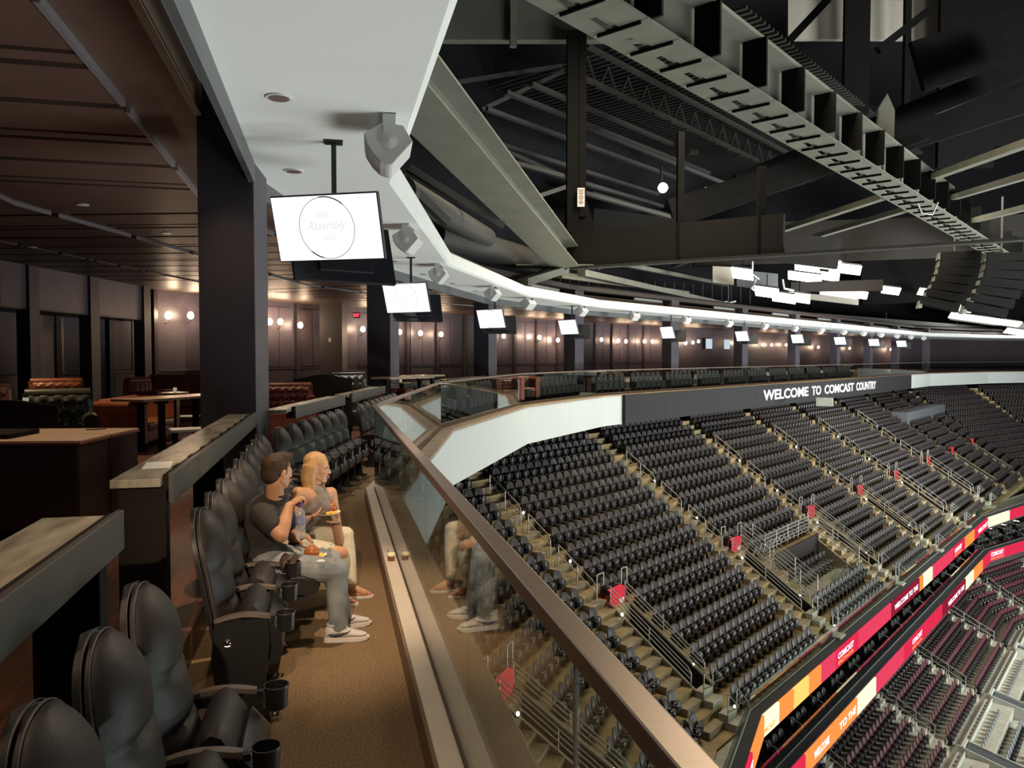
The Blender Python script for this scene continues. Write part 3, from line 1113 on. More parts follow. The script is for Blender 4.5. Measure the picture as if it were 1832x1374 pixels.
# television pairs on ceiling poles
def tv(Pc, heading, tilt, name, label, on=True, first=False):
    t = T(empty(name, tuple(Pc)), label, 'television', 'televisions hanging over the front row')
    nrm = Vector((sin(heading) * cos(tilt), cos(heading) * cos(tilt), -sin(tilt)))
    rg = Vector((-cos(heading), sin(heading), 0))
    up = nrm.cross(rg) * 1.0
    if up.z < 0:
        up = -up
    t.rotation_mode = 'QUATERNION'
    t.rotation_quaternion = Matrix((rg, -nrm, up)).transposed().to_quaternion()
    MB().bx(-.565, .565, .002, .055, -.325, .325).build('case', M['tv_black'], t, bevel=.006)
    MB().bx(-.30, .30, .055, .085, -.22, .16).build('rear_cover', M['tv_black'], t, bevel=.01)
    if on:
        MB().bx(-.552, .552, -.004, .003, -.311, .311).build('screen', M['screen'], t)
        if first < 3:
            ring = [Vector((.29 * cos(a * pi / 32), -.007, .30 * sin(a * pi / 32))) for a in range(65)]
            MB().tube(ring, [.0032 + (.004 if 8 < a < 18 or 40 < a < 46 else 0) for a in range(65)], 5, False).build('logo_ring', M['screen_mark'], t)
            if first < 2:
                text_obj('the', .12, .06, M['screen_faint'], t, (-.03, -.006, .135), (0, 0, 0), .002, .4)
                text_obj('Assembly', .42, .115, M['screen_faint'], t, (0, -.006, .015), (0, 0, 0), .002, .4)
                text_obj('room', .13, .05, M['screen_faint'], t, (.01, -.006, -.10), (0, 0, 0), .002, .4)
    return t


k = 0
for i in range(1, 12):
    qv = RS[i] if i < 5 else RS[4] + 9.3 * (i - 4)
    q = qv - 2.0
    if q > RS[5]:
        break
    hd = RING.head(q)
    P = RING.pt(q, -.81, 3.11)
    od = ORD[i - 1]
    tv(P, hd + radians(206), radians(17.7), 'television', 'lit white television with a round logo facing the camera, %s from the camera' % od, True, i - 1)
    P2 = RING.pt(q + .62, -.66, 2.93)
    tv(P2, hd + radians(-22), radians(17), 'television', 'dark back of the television hung behind the %s lit screen' % od, False, 9)
    pol = T(empty('ceiling_mount', tuple(RING.pt(q + .26, -.74, 4.02))), 'dark ceiling pole carrying the %s pair of televisions' % od, 'mount', 'television poles')
    MB().bx(-.025, .025, -.025, .025, -.95, 0).build('pole', M['tv_black'], pol)
    MB().bx(-.09, .09, -.09, .09, -.012, 0).build('ceiling_plate', M['tv_black'], pol)
    mb = MB().bar((0, 0, -.92), (-.07, -.19, -.90), .05, .05)
    mb.bar((0, 0, -.95), (.08, .28, -1.02), .05, .05)
    mb.build('yoke', M['tv_black'], pol)

# ================================================================== LOUNGE
LC = 4.52
WB = -15.2
LPATH = Path([(.78, -6), (.78, 14.0), (4.6, 26.5), (9.2, 33.2), (59.2, 69.9)])
structure(RING.sweep(MB(), 0, Q_END - 20, rect(-16, -2.14, LC, LC + .3)), 'ceiling', M['lounge_ceiling'], 'brown panelled ceiling of the lounge', 'ceiling')
# panelled ceiling: raised boards in framed bays, each board its own piece
lc = T(empty('ceiling_boards', (-6, 12, LC)), 'rows of raised brown ceiling boards with dark gaps over the lounge', 'ceiling', kind='structure')
il = Matrix.Translation((6, -12, -LC))


def lput(mb, name, mat, par=None, bevel=0.0):
    mb.v = [tuple(il @ Vector(v)) for v in mb.v]
    return mb.build(name, mat, par or lc, bevel=bevel)


cols = [(-2.90, -5.8), (-6.1, -9.2), (-9.5, -12.6)]
qv = 4.5
while qv < LPATH.S[3] + 26:
    for (b1, b0) in cols:
        for (o0, o1, dz) in ((.0, 1.0, .05), (1.10, 1.32, .05), (1.46, 2.45, .05)):
            if qv + o1 > LPATH.S[3] + 28:
                continue
            far_ = qv > LPATH.S[2]
            if far_ and b1 < -7:
                continue
            lput(LPATH.sweep(MB(), qv + o0, qv + o1, rect(b0, b1, LC - dz, LC)), 'ceiling_board', M['lounge_ceiling'])
    for (b1, b0) in cols[:2]:
        lput(LPATH.sweep(MB(), qv + .02, qv + 2.43, rect(b1 + .01, b1 + .06, LC - .075, LC)), 'trim_bar', M['ceiling_trim'])
    qv += 2.62
for i, q in enumerate((4 + QY, 9.0 + QY)):
    d = T(empty('downlight', tuple(RING.pt(q, -4.6, LC - .05))), 'warm lit round downlight in the lounge ceiling, %s from the camera' % ORD[i], 'light', 'lit downlights of the lounge ceiling')
    MB().lathe([(.06, .0), (.085, 0), (.085, -.01), (.06, -.01)], 20).build('trim_ring', M['lamp_trim'], d)
    MB().lathe([(.06, -.006), (.03, -.005), (.002, -.004)], 20).build('lens', M['lamp_on'], d)
for (px, py) in ((148, 366), (57, 442), (298, 417)):
    p_ = at(px, py, Z=LC - .052)
    d = T(empty('downlight', tuple(p_)), 'small round downlight in the brown lounge ceiling ' + {148: 'above the dark wall piers', 57: 'near the far left wall', 298: 'before the sconces'}[px], 'light', 'small downlights of the lounge')
    MB().lathe([(.075, .0), (.10, 0), (.10, -.012), (.075, -.012)], 18).build('trim_ring', M['lamp_trim'], d)
    MB().lathe([(.075, -.008), (.03, -.006), (.002, -.005)], 18).build('lens', M['lamp_on'] if px == 148 else M['lamp_can'], d)

# outer wall of the lounge
structure(RING.sweep(MB(), 0, Q_END, rect(WB - .6, WB, .2, 5.1)), 'wall_left', M['lounge_wall'], 'plum grey panelled back wall of the lounge', 'wall')
wl = T(empty('wall_panelling', (-8, 28, .2)), 'tall framed panels and dark piers on the lounge back wall', 'panelling', kind='structure')
iw = Matrix.Translation((8, -28, -.2))


def wput(mb, name, mat, bevel=0.0):
    mb.v = [tuple(iw @ Vector(v)) for v in mb.v]
    return mb.build(name, mat, wl, bevel=bevel)


q = RS[0] + 14
k = 0
while q < RS[4] + 30:
    k += 1
    wput(RING.sweep(MB(), q, q + .22, rect(WB, WB + .18, .2, LC)), 'pier', M['wall_stile'])
    wput(RING.sweep(MB(), q + .40, q + 1.30, rect(WB, WB + .04, 1.35, LC - .25)), 'wall_panel', M['lounge_wall'], .012)
    wput(RING.sweep(MB(), q + 1.36, q + 2.26, rect(WB, WB + .04, 1.35, LC - .25)), 'wall_panel', M['lounge_wall'], .012)
    wput(RING.sweep(MB(), q + .40, q + 2.26, rect(WB, WB + .05, .3, 1.2)), 'lower_panel', M['lounge_wall'], .012)
    wput(RING.sweep(MB(), q + .22, q + 2.45, rect(WB, WB + .07, 1.22, 1.30)), 'chair_rail', M['wall_stile'], .01)
    q += 2.45

# the nearer wall with dark niches at the far left of the lounge
nq0, nq1 = 14.0, RS[1] + 8.0
nb = -10.4
NW = Path([tuple(at(-260, 440, Z=LC).xy), tuple(at(0, 462, Z=LC).xy), tuple(at(268, 512, Z=LC).xy)])
structure(NW.sweep(MB(), 0, NW.S[-1], rect(-.4, .0, 3.25, LC)), 'wall_left', M['lounge_wall'], 'plum grey wall band above the dark niches at the left', 'wall')
structure(NW.sweep(MB(), 0, NW.S[-1], rect(-1.6, -1.5, .2, 3.3)), 'wall_left', M['lounge_wall'], 'plum grey back of the dark niches at the left', 'wall')
structure(NW.sweep(MB(), 0, NW.S[-1], rect(-1.6, .0, 3.2, 3.26)), 'ceiling', M['wall_stile'], 'dark underside of the wall band over the niches', 'ceiling')
pr = T(empty('niche_piers', tuple(NW.pt(3, 0, .2))), 'dark square piers dividing the niches at the left', 'pier', kind='structure')
ip = Matrix.Translation(-NW.pt(3, 0, .2))


def nw_q(px):
    r = ray(px, 600)
    for sgi in range(len(NW.L)):
        n, P = NW.n[sgi], NW.p[sgi]
        t = P.dot(n) / (r.x * n.x + r.y * n.y)
        qq = NW.S[sgi] + (Vector((r.x * t, r.y * t)) - P).dot(NW.d[sgi])
        if NW.S[sgi] - .01 <= qq <= NW.S[sgi + 1] + .01:
            return qq
    return NW.S[1]


for px0, px1 in ((48, 66), (158, 174), (254, 266), (-60, -30)):
    a, b = nw_q(px0), nw_q(px1)
    mb = NW.sweep(MB(), min(a, b), max(a, b), rect(-.3, .10, .2, LC))
    mb.v = [tuple(ip @ Vector(v)) for v in mb.v]
    mb.build('pier', M['wall_stile'], pr)
for px0, px1 in ((8, 36), (70, 118), (124, 150), (180, 205), (208, 252)):
    a, b = nw_q(px0), nw_q(px1)
    if px0 == 180:
        continue
    mb = NW.sweep(MB(), min(a, b), max(a, b), rect(-1.5, -1.45, 1.3, 3.1))
    mb.v = [tuple(ip @ Vector(v)) for v in mb.v]
    mb.build('niche_panel', M['lounge_wall'], pr, bevel=.012)

# wall sconces
SCONCES = [(295, 567, 1), (335, 567, 1), (478, 578, 1), (497, 578, 1), (533, 584, 1), (610, 590, 0), (646, 591, 1), (712, 596, 1), (749, 598, 1), (786, 600, 1),
           (898, 603, 1), (943, 604, 1), (962, 605, 1), (995, 610, 2), (1073, 609, 0), (1103, 611, 1), (1117, 612, 1), (1150, 612, 1), (1164, 612, 1), (1187, 613, 1),
           (1224, 615, 1), (1237, 614, 1), (1247, 612, 0), (1320, 615, 1), (1362, 618, 1), (1378, 618, 1), (1404, 618, 1), (1462, 622, 2), (1518, 624, 1), (1592, 626, 2)]
sc0 = None


def hit_wall(px, b, path=RING):
    r = ray(px, 600)
    best = None
    for i in range(len(path.L)):
        n, P = path.n[i], path.p[i] + path.n[i] * b
        den = r.x * n.x + r.y * n.y
        if abs(den) < 1e-6:
            continue
        t = (P.x * n.x + P.y * n.y) / den
        if t < 3:
            continue
        qq = path.S[i] + (Vector((r.x * t, r.y * t)) - P).dot(path.d[i])
        if path.S[i] - 1.8 <= qq <= path.S[i + 1] + 1.8:
            if best is None or t < best[0]:
                best = (t, qq, i)
    return best


def sconce_proto():
    t = empty('wall_sconce')
    MB().lathe([(.05, 0), (.05, .012), (.02, .03), (.012, .09), (.004, .10)], 14, (0, 0, -.25), Matrix.Rotation(radians(90), 3, 'Y')).build('wall_plate', M['sconce_metal'], t, smooth=40)
    MB().tube([(.09, 0, -.25), (.14, 0, -.24), (.16, 0, -.18), (.16, 0, -.09)], .012, 8).build('arm', M['sconce_metal'], t, smooth=60)
    MB().lathe([(.04, -.12), (.09, -.10), (.135, .0), (.115, .12), (.06, .18), (.01, .19)], 14, (.16, 0, .03)).build('glass_shade', M['bulb'], t, smooth=60)
    return t


for i, (px, py, lv) in enumerate(SCONCES):
    h = hit_wall(px, WB + .2)
    if not h:
        continue
    t_, qq, sg = h
    P = Vector((ray(px, py).x * t_, ray(px, py).y * t_, 0))
    z = EYE + ray(px, py).z * t_
    n = RING.n[sg]
    if sc0 is None:
        sc0 = o = sconce_proto()
    else:
        o = copy_tree(sc0)
    o.location = (P.x, P.y, z)
    o.rotation_euler = (0, 0, atan2(n.y, n.x))
    T(o, 'warm lit globe sconce on the lounge wall, %s from the left' % ORD[i], 'sconce', 'sconces on the lounge wall')
    if lv:
        lamp_point('sconce_light', (P.x + n.x * .42, P.y + n.y * .42, z + .1), 62 * lv, (1.0, .68, .44), .10)

# exit sign, thermostat, a dark service core between the first two pillars
core_l, core_r = hit_wall(572, WB + 1.2), hit_wall(600, WB + 1.2)
P0 = Vector((ray(572, 600).x, ray(572, 600).y)) * core_l[0]
P1 = Vector((ray(612, 600).x, ray(612, 600).y)) * (core_r[0] * .97)
cw = (P1 - P0)
mb = MB().bx(0, cw.length, 0, .8, .2, LC)
T(mb.build('wall_back', M['wall_stile'], loc=(P0.x, P0.y, 0), rz=atan2(cw.y, cw.x)), 'dark flat wall core with a thermostat between the sconces', 'wall', kind='structure')
pt = at(590, 608, D=core_l[0] * .985)
MB_ = MB().bx(-.06, .06, -.02, .02, -.10, .10)
T(MB_.build('thermostat', M['tag'], loc=pt, rz=atan2(cw.y, cw.x), bevel=.01), 'small pale thermostat plate on the dark wall core', 'thermostat')
pt = at(638, 564, D=core_l[0] * .93)
es = T(empty('exit_sign', tuple(pt), -YAW), 'small red lit EXIT sign hanging by the second pillar', 'sign')
MB().bx(-.17, .17, -.02, .04, -.13, .13).build('case', pbr('red_sign_case', (.20, .02, .025), .5), es, bevel=.008)
text_obj('EXIT', .28, .15, M['exit_red'], es, (0, -.022, 0), (0, 0, 0), .006, bold=.03)
MB().bx(-.01, .01, 0, .02, .13, .35).build('stem', M['sconce_metal'], es)
# TVs and a red board on the far lounge wall
for i, (px, py) in enumerate(((1268, 615), (1300, 616))):
    h = hit_wall(px, WB + .4)
    n = RING.n[h[2]]
    P = ray(px, py) * h[0] + Vector((0, 0, EYE))
    t = T(empty('wall_television', tuple(P), atan2(n.y, n.x)), 'small lit television on the far lounge wall, %s of two' % ORD[i], 'television')
    MB().bx(-.02, .03, -.72, .72, -.52, .52).build('case', M['tv_black'], t)
    MB().bx(.03, .034, -.68, .68, -.48, .48).build('screen', emit('dim_wall_screen', (.7, .85, .95), .8), t)


# ------------------------------------------------------------------ lounge furniture
def tuft_fn(w, h, cols_, rows_, depth, place):
    def f(u, v):
        x, z = (u - .5) * w, v * h
        cu, cv = u * cols_, v * rows_
        r_ = math.floor(cv + .5)
        off = .5 * (r_ % 2)
        a = abs(((cu + off + .5) % 1) - .5)
        b = abs(cv - r_)
        d1 = math.exp(-((a / .16) ** 2 + (b / .16) ** 2))
        diag = abs(((cu + cv * .5) % 1) - .5) * abs(((cu - cv * .5) % 1) - .5)
        bulge = depth * (.55 + .9 * min(.25, diag * 2) * 2 - 1.1 * d1)
        e = min(1, min(u, 1 - u) * 10) * min(1, min(v + .1, 1.02 - v) * 8)
        return place(x, z, bulge * max(.15, e))
    return f


def chesterfield(name, label, cat, P, rz, w=2.0, d=.9, h=.74, mat='brown_leather', tall=0.0, group=None):
    """facing local +x, width along local y, standing at P"""
    t = T(empty(name, tuple(P), rz), label, cat, group)
    m = M[mat]
    MB().bx(-d / 2, d / 2 - .06, -w / 2 + .02, w / 2 - .02, .09, .30).build('base', m, t, bevel=.02)
    n = max(1, round((w - .4) / .65))
    for k in range(n):
        y0 = -w / 2 + .2 + (w - .4) * k / n
        MB().bx(-d / 2 + .2, d / 2, y0 + .006, y0 + (w - .4) / n - .006, .30, .45).build('seat_cushion', m, t, bevel=.045, seg=3)
    hb = h + tall
    mb = MB()
    mb.grid(tuft_fn(w - .06, hb - .30, max(4, round(w / .17)), 4 + int(tall * 6), .10, lambda x, z, b: Vector((-d / 2 + .17 - .05 * (z / hb) + b, x, .32 + z))), max(30, int(w * 26)), 22)
    mb.bx(-d / 2, -d / 2 + .15, -w / 2 + .03, w / 2 - .03, .10, hb - .03)
    mb.build('backrest', m, t, smooth=60)
    r_ = .085
    mb = MB().tube([(-d / 2 + .085, -w / 2 + .06, hb), (-d / 2 + .085, w / 2 - .06, hb)], r_, 14)
    mb.build('back_roll', m, t, smooth=60)
    for s_ in (-1, 1):
        a = MB().bx(-d / 2 + .02, d / 2 - .02, s_ * w / 2 - (.18 if s_ > 0 else 0), s_ * w / 2 + (0 if s_ > 0 else .18), .09, h - .08)
        a.tube([(-d / 2 + .05, s_ * (w / 2 - .08), h - .04), (d / 2 - .01, s_ * (w / 2 - .08), h - .04)], .105, 14)
        a.build('arm', m, t, smooth=50, bevel=.0)
        for x in (-d / 2 + .08, d / 2 - .1):
            MB().lathe([(.025, 0), (.035, .03), (.04, .09)], 10, (x, s_ * (w / 2 - .1), 0)).build('leg', M['dark_wood'], t, smooth=60)
    return t


FL = .2
pa = at(278, 803, Z=FL)
chesterfield('leather_sofa', 'cognac leather chesterfield sofa behind the tall oak table', 'sofa', pa + Vector((-.50, 1.0, 0)), radians(-6), 2.0, .92, .80)
pb = at(345, 742, D=21)
chesterfield('leather_sofa', 'oxblood tufted sofa against the sconce wall behind the oak table', 'sofa', (pb.x, pb.y, FL), radians(-75), 2.2, .9, .80, 'red_leather', .28)
pb = at(104, 745, D=16.5)
chesterfield('leather_sofa', 'cognac tufted sofa under the left niches behind the dark armchair', 'sofa', (pb.x, pb.y, FL), radians(-70), 1.1, .9, .80, 'brown_leather', .30)
pb = at(106, 770, D=10.6)
chesterfield('wing_armchair', 'bottle green tufted leather armchair beyond the pale topped cabinets', 'armchair', (pb.x, pb.y, FL), radians(-72), .92, .8, .80, 'green_leather', .32)
pb = at(-8, 745, D=12.4)
chesterfield('wing_armchair', 'oxblood leather armchair at the left edge of the photo', 'armchair', (pb.x, pb.y, FL), radians(-40), .9, .85, .82, 'red_leather', .32)
pb = at(272, 715, D=17.5)
chesterfield('wing_armchair', 'small oxblood armchair left of the tufted sofa by the sconces', 'armchair', (pb.x, pb.y, FL), radians(-20), .9, .85, .82, 'red_leather', .28)
pb = at(512, 722, D=15.5)
chesterfield('leather_sofa', 'oxblood chesterfield sofa right of the first pillar', 'sofa', (pb.x, pb.y, FL), radians(-85), 1.15, .9, .80, 'red_leather', .24)
pb = at(530, 740, D=14.0)
chesterfield('leather_sofa', 'low oxblood sofa just over the counter past the first pillar', 'sofa', (pb.x - .5, pb.y, FL), radians(100), 1.6, .9, .62, 'red_leather')
pb = at(576, 702, D=17)
hb = T(empty('booth_bench', (pb.x, pb.y, FL), radians(95)), 'dark high backed bench seen from behind, right of the oxblood sofa', 'bench')
MB().bx(-.35, .35, -.62, .62, .0, .45).build('seat', M['counter_dark'], hb, bevel=.02)
mb = MB()
rings_ = []
for i in range(13):
    u = -1 + 2 * i / 12
    top = 1.22 + .05 * cos(u * pi * 1.0)
    rings_.append([Vector((-.36, u * .62, .02)), Vector((-.24, u * .62, .02)), Vector((-.26, u * .62, top)), Vector((-.38, u * .62, top))])
loft(rings_).build('backrest', M['counter_dark'], hb, bevel=.01)
pb = at(628, 705, D=17.5)
chesterfield('wing_armchair', 'dark tufted leather armchair left of the second pillar', 'armchair', (pb.x, pb.y, FL), radians(-80), .9, .85, .92, 'green_leather', .32)
pb = at(22, 760, D=9.5)
hb = T(empty('booth_bench', (pb.x, pb.y, FL), radians(98)), 'dark high backed bench seen from behind at the left edge', 'bench')
MB().bx(-.35, .35, -.7, .5, .0, .45).build('seat', M['counter_dark'], hb, bevel=.02)
rings_ = []
for i in range(13):
    u = -1 + 2 * i / 12
    top = 1.10 + .035 * cos(u * pi)
    rings_.append([Vector((-.36, u * .55, .02)), Vector((-.24, u * .55, .02)), Vector((-.26, u * .55, top)), Vector((-.38, u * .55, top))])
loft(rings_).build('backrest', M['counter_dark'], hb, bevel=.01)


# tall oak table in front of the sofa
def tall_table(name, label, P, rz, L, Wd, h, legs, mat='table_top'):
    t = T(empty(name, tuple(P), rz), label, 'table')
    MB().bx(-L / 2, L / 2, -Wd / 2, Wd / 2, h - .045, h).build('table_top', M[mat], t, bevel=.006)
    for x, y in legs:
        MB().bx(x - .045, x + .045, y - .045, y + .045, 0, h - .045).build('leg', M['counter_dark'], t, bevel=.004)
        MB().bx(x - .08, x + .08, y - .08, y + .08, h - .10, h - .045).build('bracket', M['counter_dark'], t)
    return t


z_t = .2 + .92
pA, pB, pC = at(246, 717, Z=z_t), at(318, 719, Z=z_t), at(372, 703, Z=z_t)
ctr = (pA + pC) / 2
tall_table('high_table', 'tall oak topped table with black legs behind the stone counter', (ctr.x - .05, ctr.y + .1, .2), radians(58), 2.2, .72, .92, [(-.85, -.05), (-.55, -.22), (.55, .0), (.9, .12)])
for i, (px, py, D) in enumerate(((722, 674, 18.5), (748, 671, 21), (1060, 664, 36), (1120, 662, 40))):
    p_ = at(px, py, D=D)
    tall_table('high_table', 'narrow table in the lounge beyond the %s' % ['second pillar, nearest of the pair', 'second pillar, farther of the pair', 'fourth pillar, nearer one', 'fourth pillar, farther one'][i], (p_.x, p_.y, FL), -RING.head(25) + 1.2, 1.6, .6, max(.8, p_.z - FL), [(-.6, 0), (.6, 0)])
for i, (px, py, D, m) in enumerate(((690, 690, 19, 'red_leather'), (785, 676, 22, 'green_leather'), (815, 672, 24, 'green_leather'), (905, 672, 28, 'red_leather'), (1085, 668, 38, 'red_leather'), (935, 668, 30, 'red_leather'))):
    p_ = at(px, py, D=D)
    chesterfield('wing_armchair', 'small %s armchair far along the lounge, %s of six past the second pillar' % ('oxblood' if m[0] == 'r' else 'dark tufted', ORD[i]), 'armchair', (p_.x, p_.y, FL), -RING.head(28) - .9, 1.1, .85, .80, m)
# low white side table with a candle
p_ = at(345, 752, D=13)
t = T(empty('coffee_table', (p_.x, p_.y, FL), .3), 'small white topped coffee table in front of the cognac sofa', 'table')
MB().bx(-.35, .35, -.25, .25, .40, .44).build('table_top', M['paper'], t, bevel=.004)
for x in (-.28, .28):
    for y in (-.2, .2):
        MB().bx(x - .02, x + .02, y - .02, y + .02, 0, .4).build('leg', M['counter_dark'], t)
for i, (px, py, D) in enumerate(((313, 697, 15), (46, 717, 10.0), (717, 680, 19.2))):
    p_ = at(px, py, D=D)
    o = MB().lathe([(.03, 0), (.033, .01), (.036, .09), (.030, .09), (.026, .015)], 14).build('candle', M['candle'], loc=(p_.x, p_.y, p_.z - .05), smooth=40)
    T(o, 'small cream candle glass on the table ' + ['by the oxblood tufted sofa', 'by the green armchair', 'past the second pillar'][i], 'candle')
    hh = p_.z - .05 - FL
    st = T(empty('side_table', (p_.x, p_.y, FL)), 'small dark side table under the candle ' + ['by the tufted sofa', 'by the green armchair', 'past the second pillar'][i], 'table')
    MB().lathe([(.24, hh - .03), (.25, hh - .02), (.25, hh - .001), (.01, hh - .001)], 20).build('table_top', M['table_top'], st)
    MB().tube([(0, 0, .02), (0, 0, hh - .03)], .025, 8).build('stem', M['counter_dark'], st)
    MB().lathe([(.16, 0), (.16, .015), (.03, .03)], 18).build('foot', M['counter_dark'], st)

# two dark cabinets with pale tops near the camera
ca = at(141, 788, Z=1.10)


def cabinet(name, label, x1, y0, y1, wide):
    t = T(empty(name, (x1, y0, .2), -.16), label, 'cabinet', 'pale topped cabinets behind the near counter')
    MB().bx(-wide, 0, 0, y1 - y0, .10, .86).build('body', M['dark_wood'], t, bevel=.004)
    MB().bx(-wide - .02, .03, -.03, y1 - y0 - .01, .86, .888).build('edge_band', M['edge_red'], t, bevel=.006)
    MB().bx(-wide - .015, .02, -.02, y1 - y0 - .015, .888, .90).build('top', M['pale_top'], t, bevel=.003)
    MB().bx(-wide + .04, -.05, .05, y1 - y0 - .04, 0, .10).build('plinth', M['counter_dark'], t)
    MB().bx(-.002, .012, .0, y1 - y0, .10, .125).build('skirting', M['ceiling_trim'], t)
    n = 2
    for k in range(n):
        a = -wide + wide * k / n
        dr = MB().bx(a + .01, a + wide / n - .01, -.018, -.001, .14, .84).build('door', M['dark_wood'], t, bevel=.005)
        MB().tube([(a + wide / n - .05, -.035, .5), (a + wide / n - .05, -.035, .62)], .006, 6).build('handle', M['sconce_metal'], dr)
    return t


cabinet('buffet_cabinet', 'dark wood cabinet with pale top, the nearer of two by the left edge', ca.x, ca.y, ca.y + .58, 2.4)
cabinet('buffet_cabinet', 'dark wood cabinet with pale top, the farther of two beside the oak table', ca.x + .11, ca.y + .60, ca.y + 1.22, 2.4)
p_ = at(18, 782, Z=1.10)
mb = MB().bx(-.5, .2, -.28, .28, 0, .045)
T(mb.build('serving_tray', M['counter_dark'], loc=(p_.x - .1, p_.y + .1, 1.101), rz=-.12, bevel=.006), 'black serving tray on the pale cabinet top at the left edge', 'tray')
p_ = at(172, 768, Z=1.105)
T(MB().bx(-.09, .09, -.02, .02, 0, .006).build('pen', M['counter_dark'], loc=(p_.x, p_.y, 1.101), rz=.4), 'small dark pen lying on the farther pale cabinet top', 'pen')

# ================================================================== SEATING BOWL
UH = radians(53.7)
U2, N2 = Vector((sin(UH), cos(UH))), Vector((cos(UH), -sin(UH)))
Q2 = Vector((11.8, 32.6))
DREF = 5.3


def td(t, d):
    return Q2 + U2 * t + N2 * d


TK = -9.2
kb = td(TK, DREF)
kb1 = kb - Vector((sin(radians(35)), cos(radians(35)))) * 7.6
kb0 = kb1 - Vector((sin(radians(17)), cos(radians(17)))) * 22
kf = td(60, DREF)
kf1 = kf + Vector((sin(radians(68)), cos(radians(68)))) * 12
kf2 = kf1 + Vector((sin(radians(84)), cos(radians(84)))) * 16
BOWL = Path([tuple(v) for v in (kb0, kb1, kb, kf, kf1, kf2)])
QK = BOWL.S[2]


def qt(t):
    return QK + (t - TK)


def zf(d):
    return -3.38 - .666 * d


PITCH_R = .712
ROWD = [.55 + PITCH_R * i for i in range(-4, 13)]
SIGN_T = [-7.05, 2.44, 11.68, 20.16, 28.3, 37.6, 46.4, 55.4]
AQ = [QK - 6.6 - 9.3, QK - 6.6] + [qt(t - .62) for t in SIGN_T]
VOM0, VOM1 = 5.12, 8.40

mb = MB()
for i, d in enumerate(ROWD):
    segs = [(4.0, BOWL.S[-1])]
    if VOM0 - .1 < d < VOM1 - .1:
        e = [4.0]
        for a in AQ:
            e += [a + .5, a + 1.5]
        e.append(BOWL.S[-1])
        segs = [(e[k], e[k + 1]) for k in range(0, len(e), 2)]
    if 5.6 < d < 8.2:
        pa_, pb_ = AQ[3] + 2.6, AQ[3] + 8.35
        segs = [x for q0_, q1_ in segs for x in (((q0_, pa_), (pb_, q1_)) if q0_ < pa_ < q1_ else ((q0_, q1_),))]
    for a, b in segs:
        BOWL.sweep(mb, a, b, rect(d - .14 - DREF, d + PITCH_R - .14 - DREF, zf(d) - .62, zf(d)))
structure(mb, 'floor', M['concrete'], 'stained concrete terraces of the upper seating bowl', 'terrace')


# seats -------------------------------------------------------------
def arch_pts(w, z0, z1):
    return [(-w * .93, z0), (-w, z0 + (z1 - z0) * .5), (-w * .9, z0 + (z1 - z0) * .78), (-w * .58, z0 + (z1 - z0) * .95), (0, z1), (w * .58, z0 + (z1 - z0) * .95), (w * .9, z0 + (z1 - z0) * .78), (w, z0 + (z1 - z0) * .5), (w * .93, z0)]


def seat_back_mb(pad=.02):
    mb = MB()
    f = lambda a, b, c: Vector((-.06 - (b - .34) * .22 + c + .03 * (a / .22) ** 2, a, b))
    P = arch_pts(.222, .36, .87)
    n = len(P)
    r0 = mb.pts([f(x, z, -.025) for x, z in P])
    r1 = mb.pts([f(x, z, .012) for x, z in P])
    r2 = mb.pts([f(x * .86, .36 + (z - .36) * .93 + .01, .034) for x, z in P])
    for a, b in ((r0, r1), (r1, r2)):
        for i in range(n):
            j = (i + 1) % n
            mb.face([a + i, a + j, b + j, b + i])
    mb.face([r0 + i for i in range(n)][::-1])
    mb.face([r2 + i for i in range(n)])
    return mb


def seat_pan_mb():
    mb = MB()
    P = arch_pts(.20, .30, .63)
    n = len(P)
    f = lambda a, b, c: Vector((.02 + (b - .3) * .05 + c, a, b))
    r0 = mb.pts([f(x, z, 0) for x, z in P])
    r1 = mb.pts([f(x, z, .06) for x, z in P])
    r2 = mb.pts([f(x * .72, .32 + (z - .30) * .86, .115) for x, z in P])
    r3 = mb.pts([f(0, .46, .13)])
    for a, b in ((r0, r1), (r1, r2)):
        for i in range(n):
            j = (i + 1) % n
            mb.face([a + i, a + j, b + j, b + i])
    for i in range(n):
        mb.face([r2 + i, r2 + (i + 1) % n, r3])
    mb.face([r0 + i for i in range(n)][::-1])
    return mb


def seat_frame_mb(low=False):
    mb = MB()
    mb.bx(-.05, .05, -.262, -.238, 0, .55)
    mb.bx(-.15, .20, -.268, -.232, .55, .59)
    mb.bx(-.04, .02, -.24, .24, .24, .30)
    return mb


SB, SP, SF = seat_back_mb(), seat_pan_mb(), seat_frame_mb()
ME_SB, ME_SP, ME_SF = SB.mesh('backrest', M['arena_seat'], 40), SP.mesh('seat_pan', M['arena_pan'], 50), SF.mesh('arena_seat', M['arena_frame'])
COMBO = MB()
for k_, o_ in enumerate((SB, SP, SF)):
    n_ = len(COMBO.f)
    COMBO.add(o_, Matrix.Identity(4))
    for j_ in range(n_, len(COMBO.f)):
        COMBO.mi[j_] = k_


def blocked(P):
    """is the sight line from the camera stopped by the balcony floor or ledge"""
    c = Vector((0, 0, EYE))
    for k in range(1, 60):
        s_ = c + (P - c) * (k / 60)
        if -1.3 < s_.z < .12:
            for i in range(3):
                rel = Vector((s_.x, s_.y)) - RING.p[i]
                a, b = rel.dot(RING.d[i]), rel.dot(RING.n[i])
                if -.2 <= a <= RING.L[i] and -2 < b < .07:
                    return True
    return False


def pix(P):
    v = P - Vector((0, 0, EYE))
    d = v.dot(FWD)
    return 916 + FPX * v.dot(RGT) / d, 687 - FPX * v.dot(UPV) / d, d


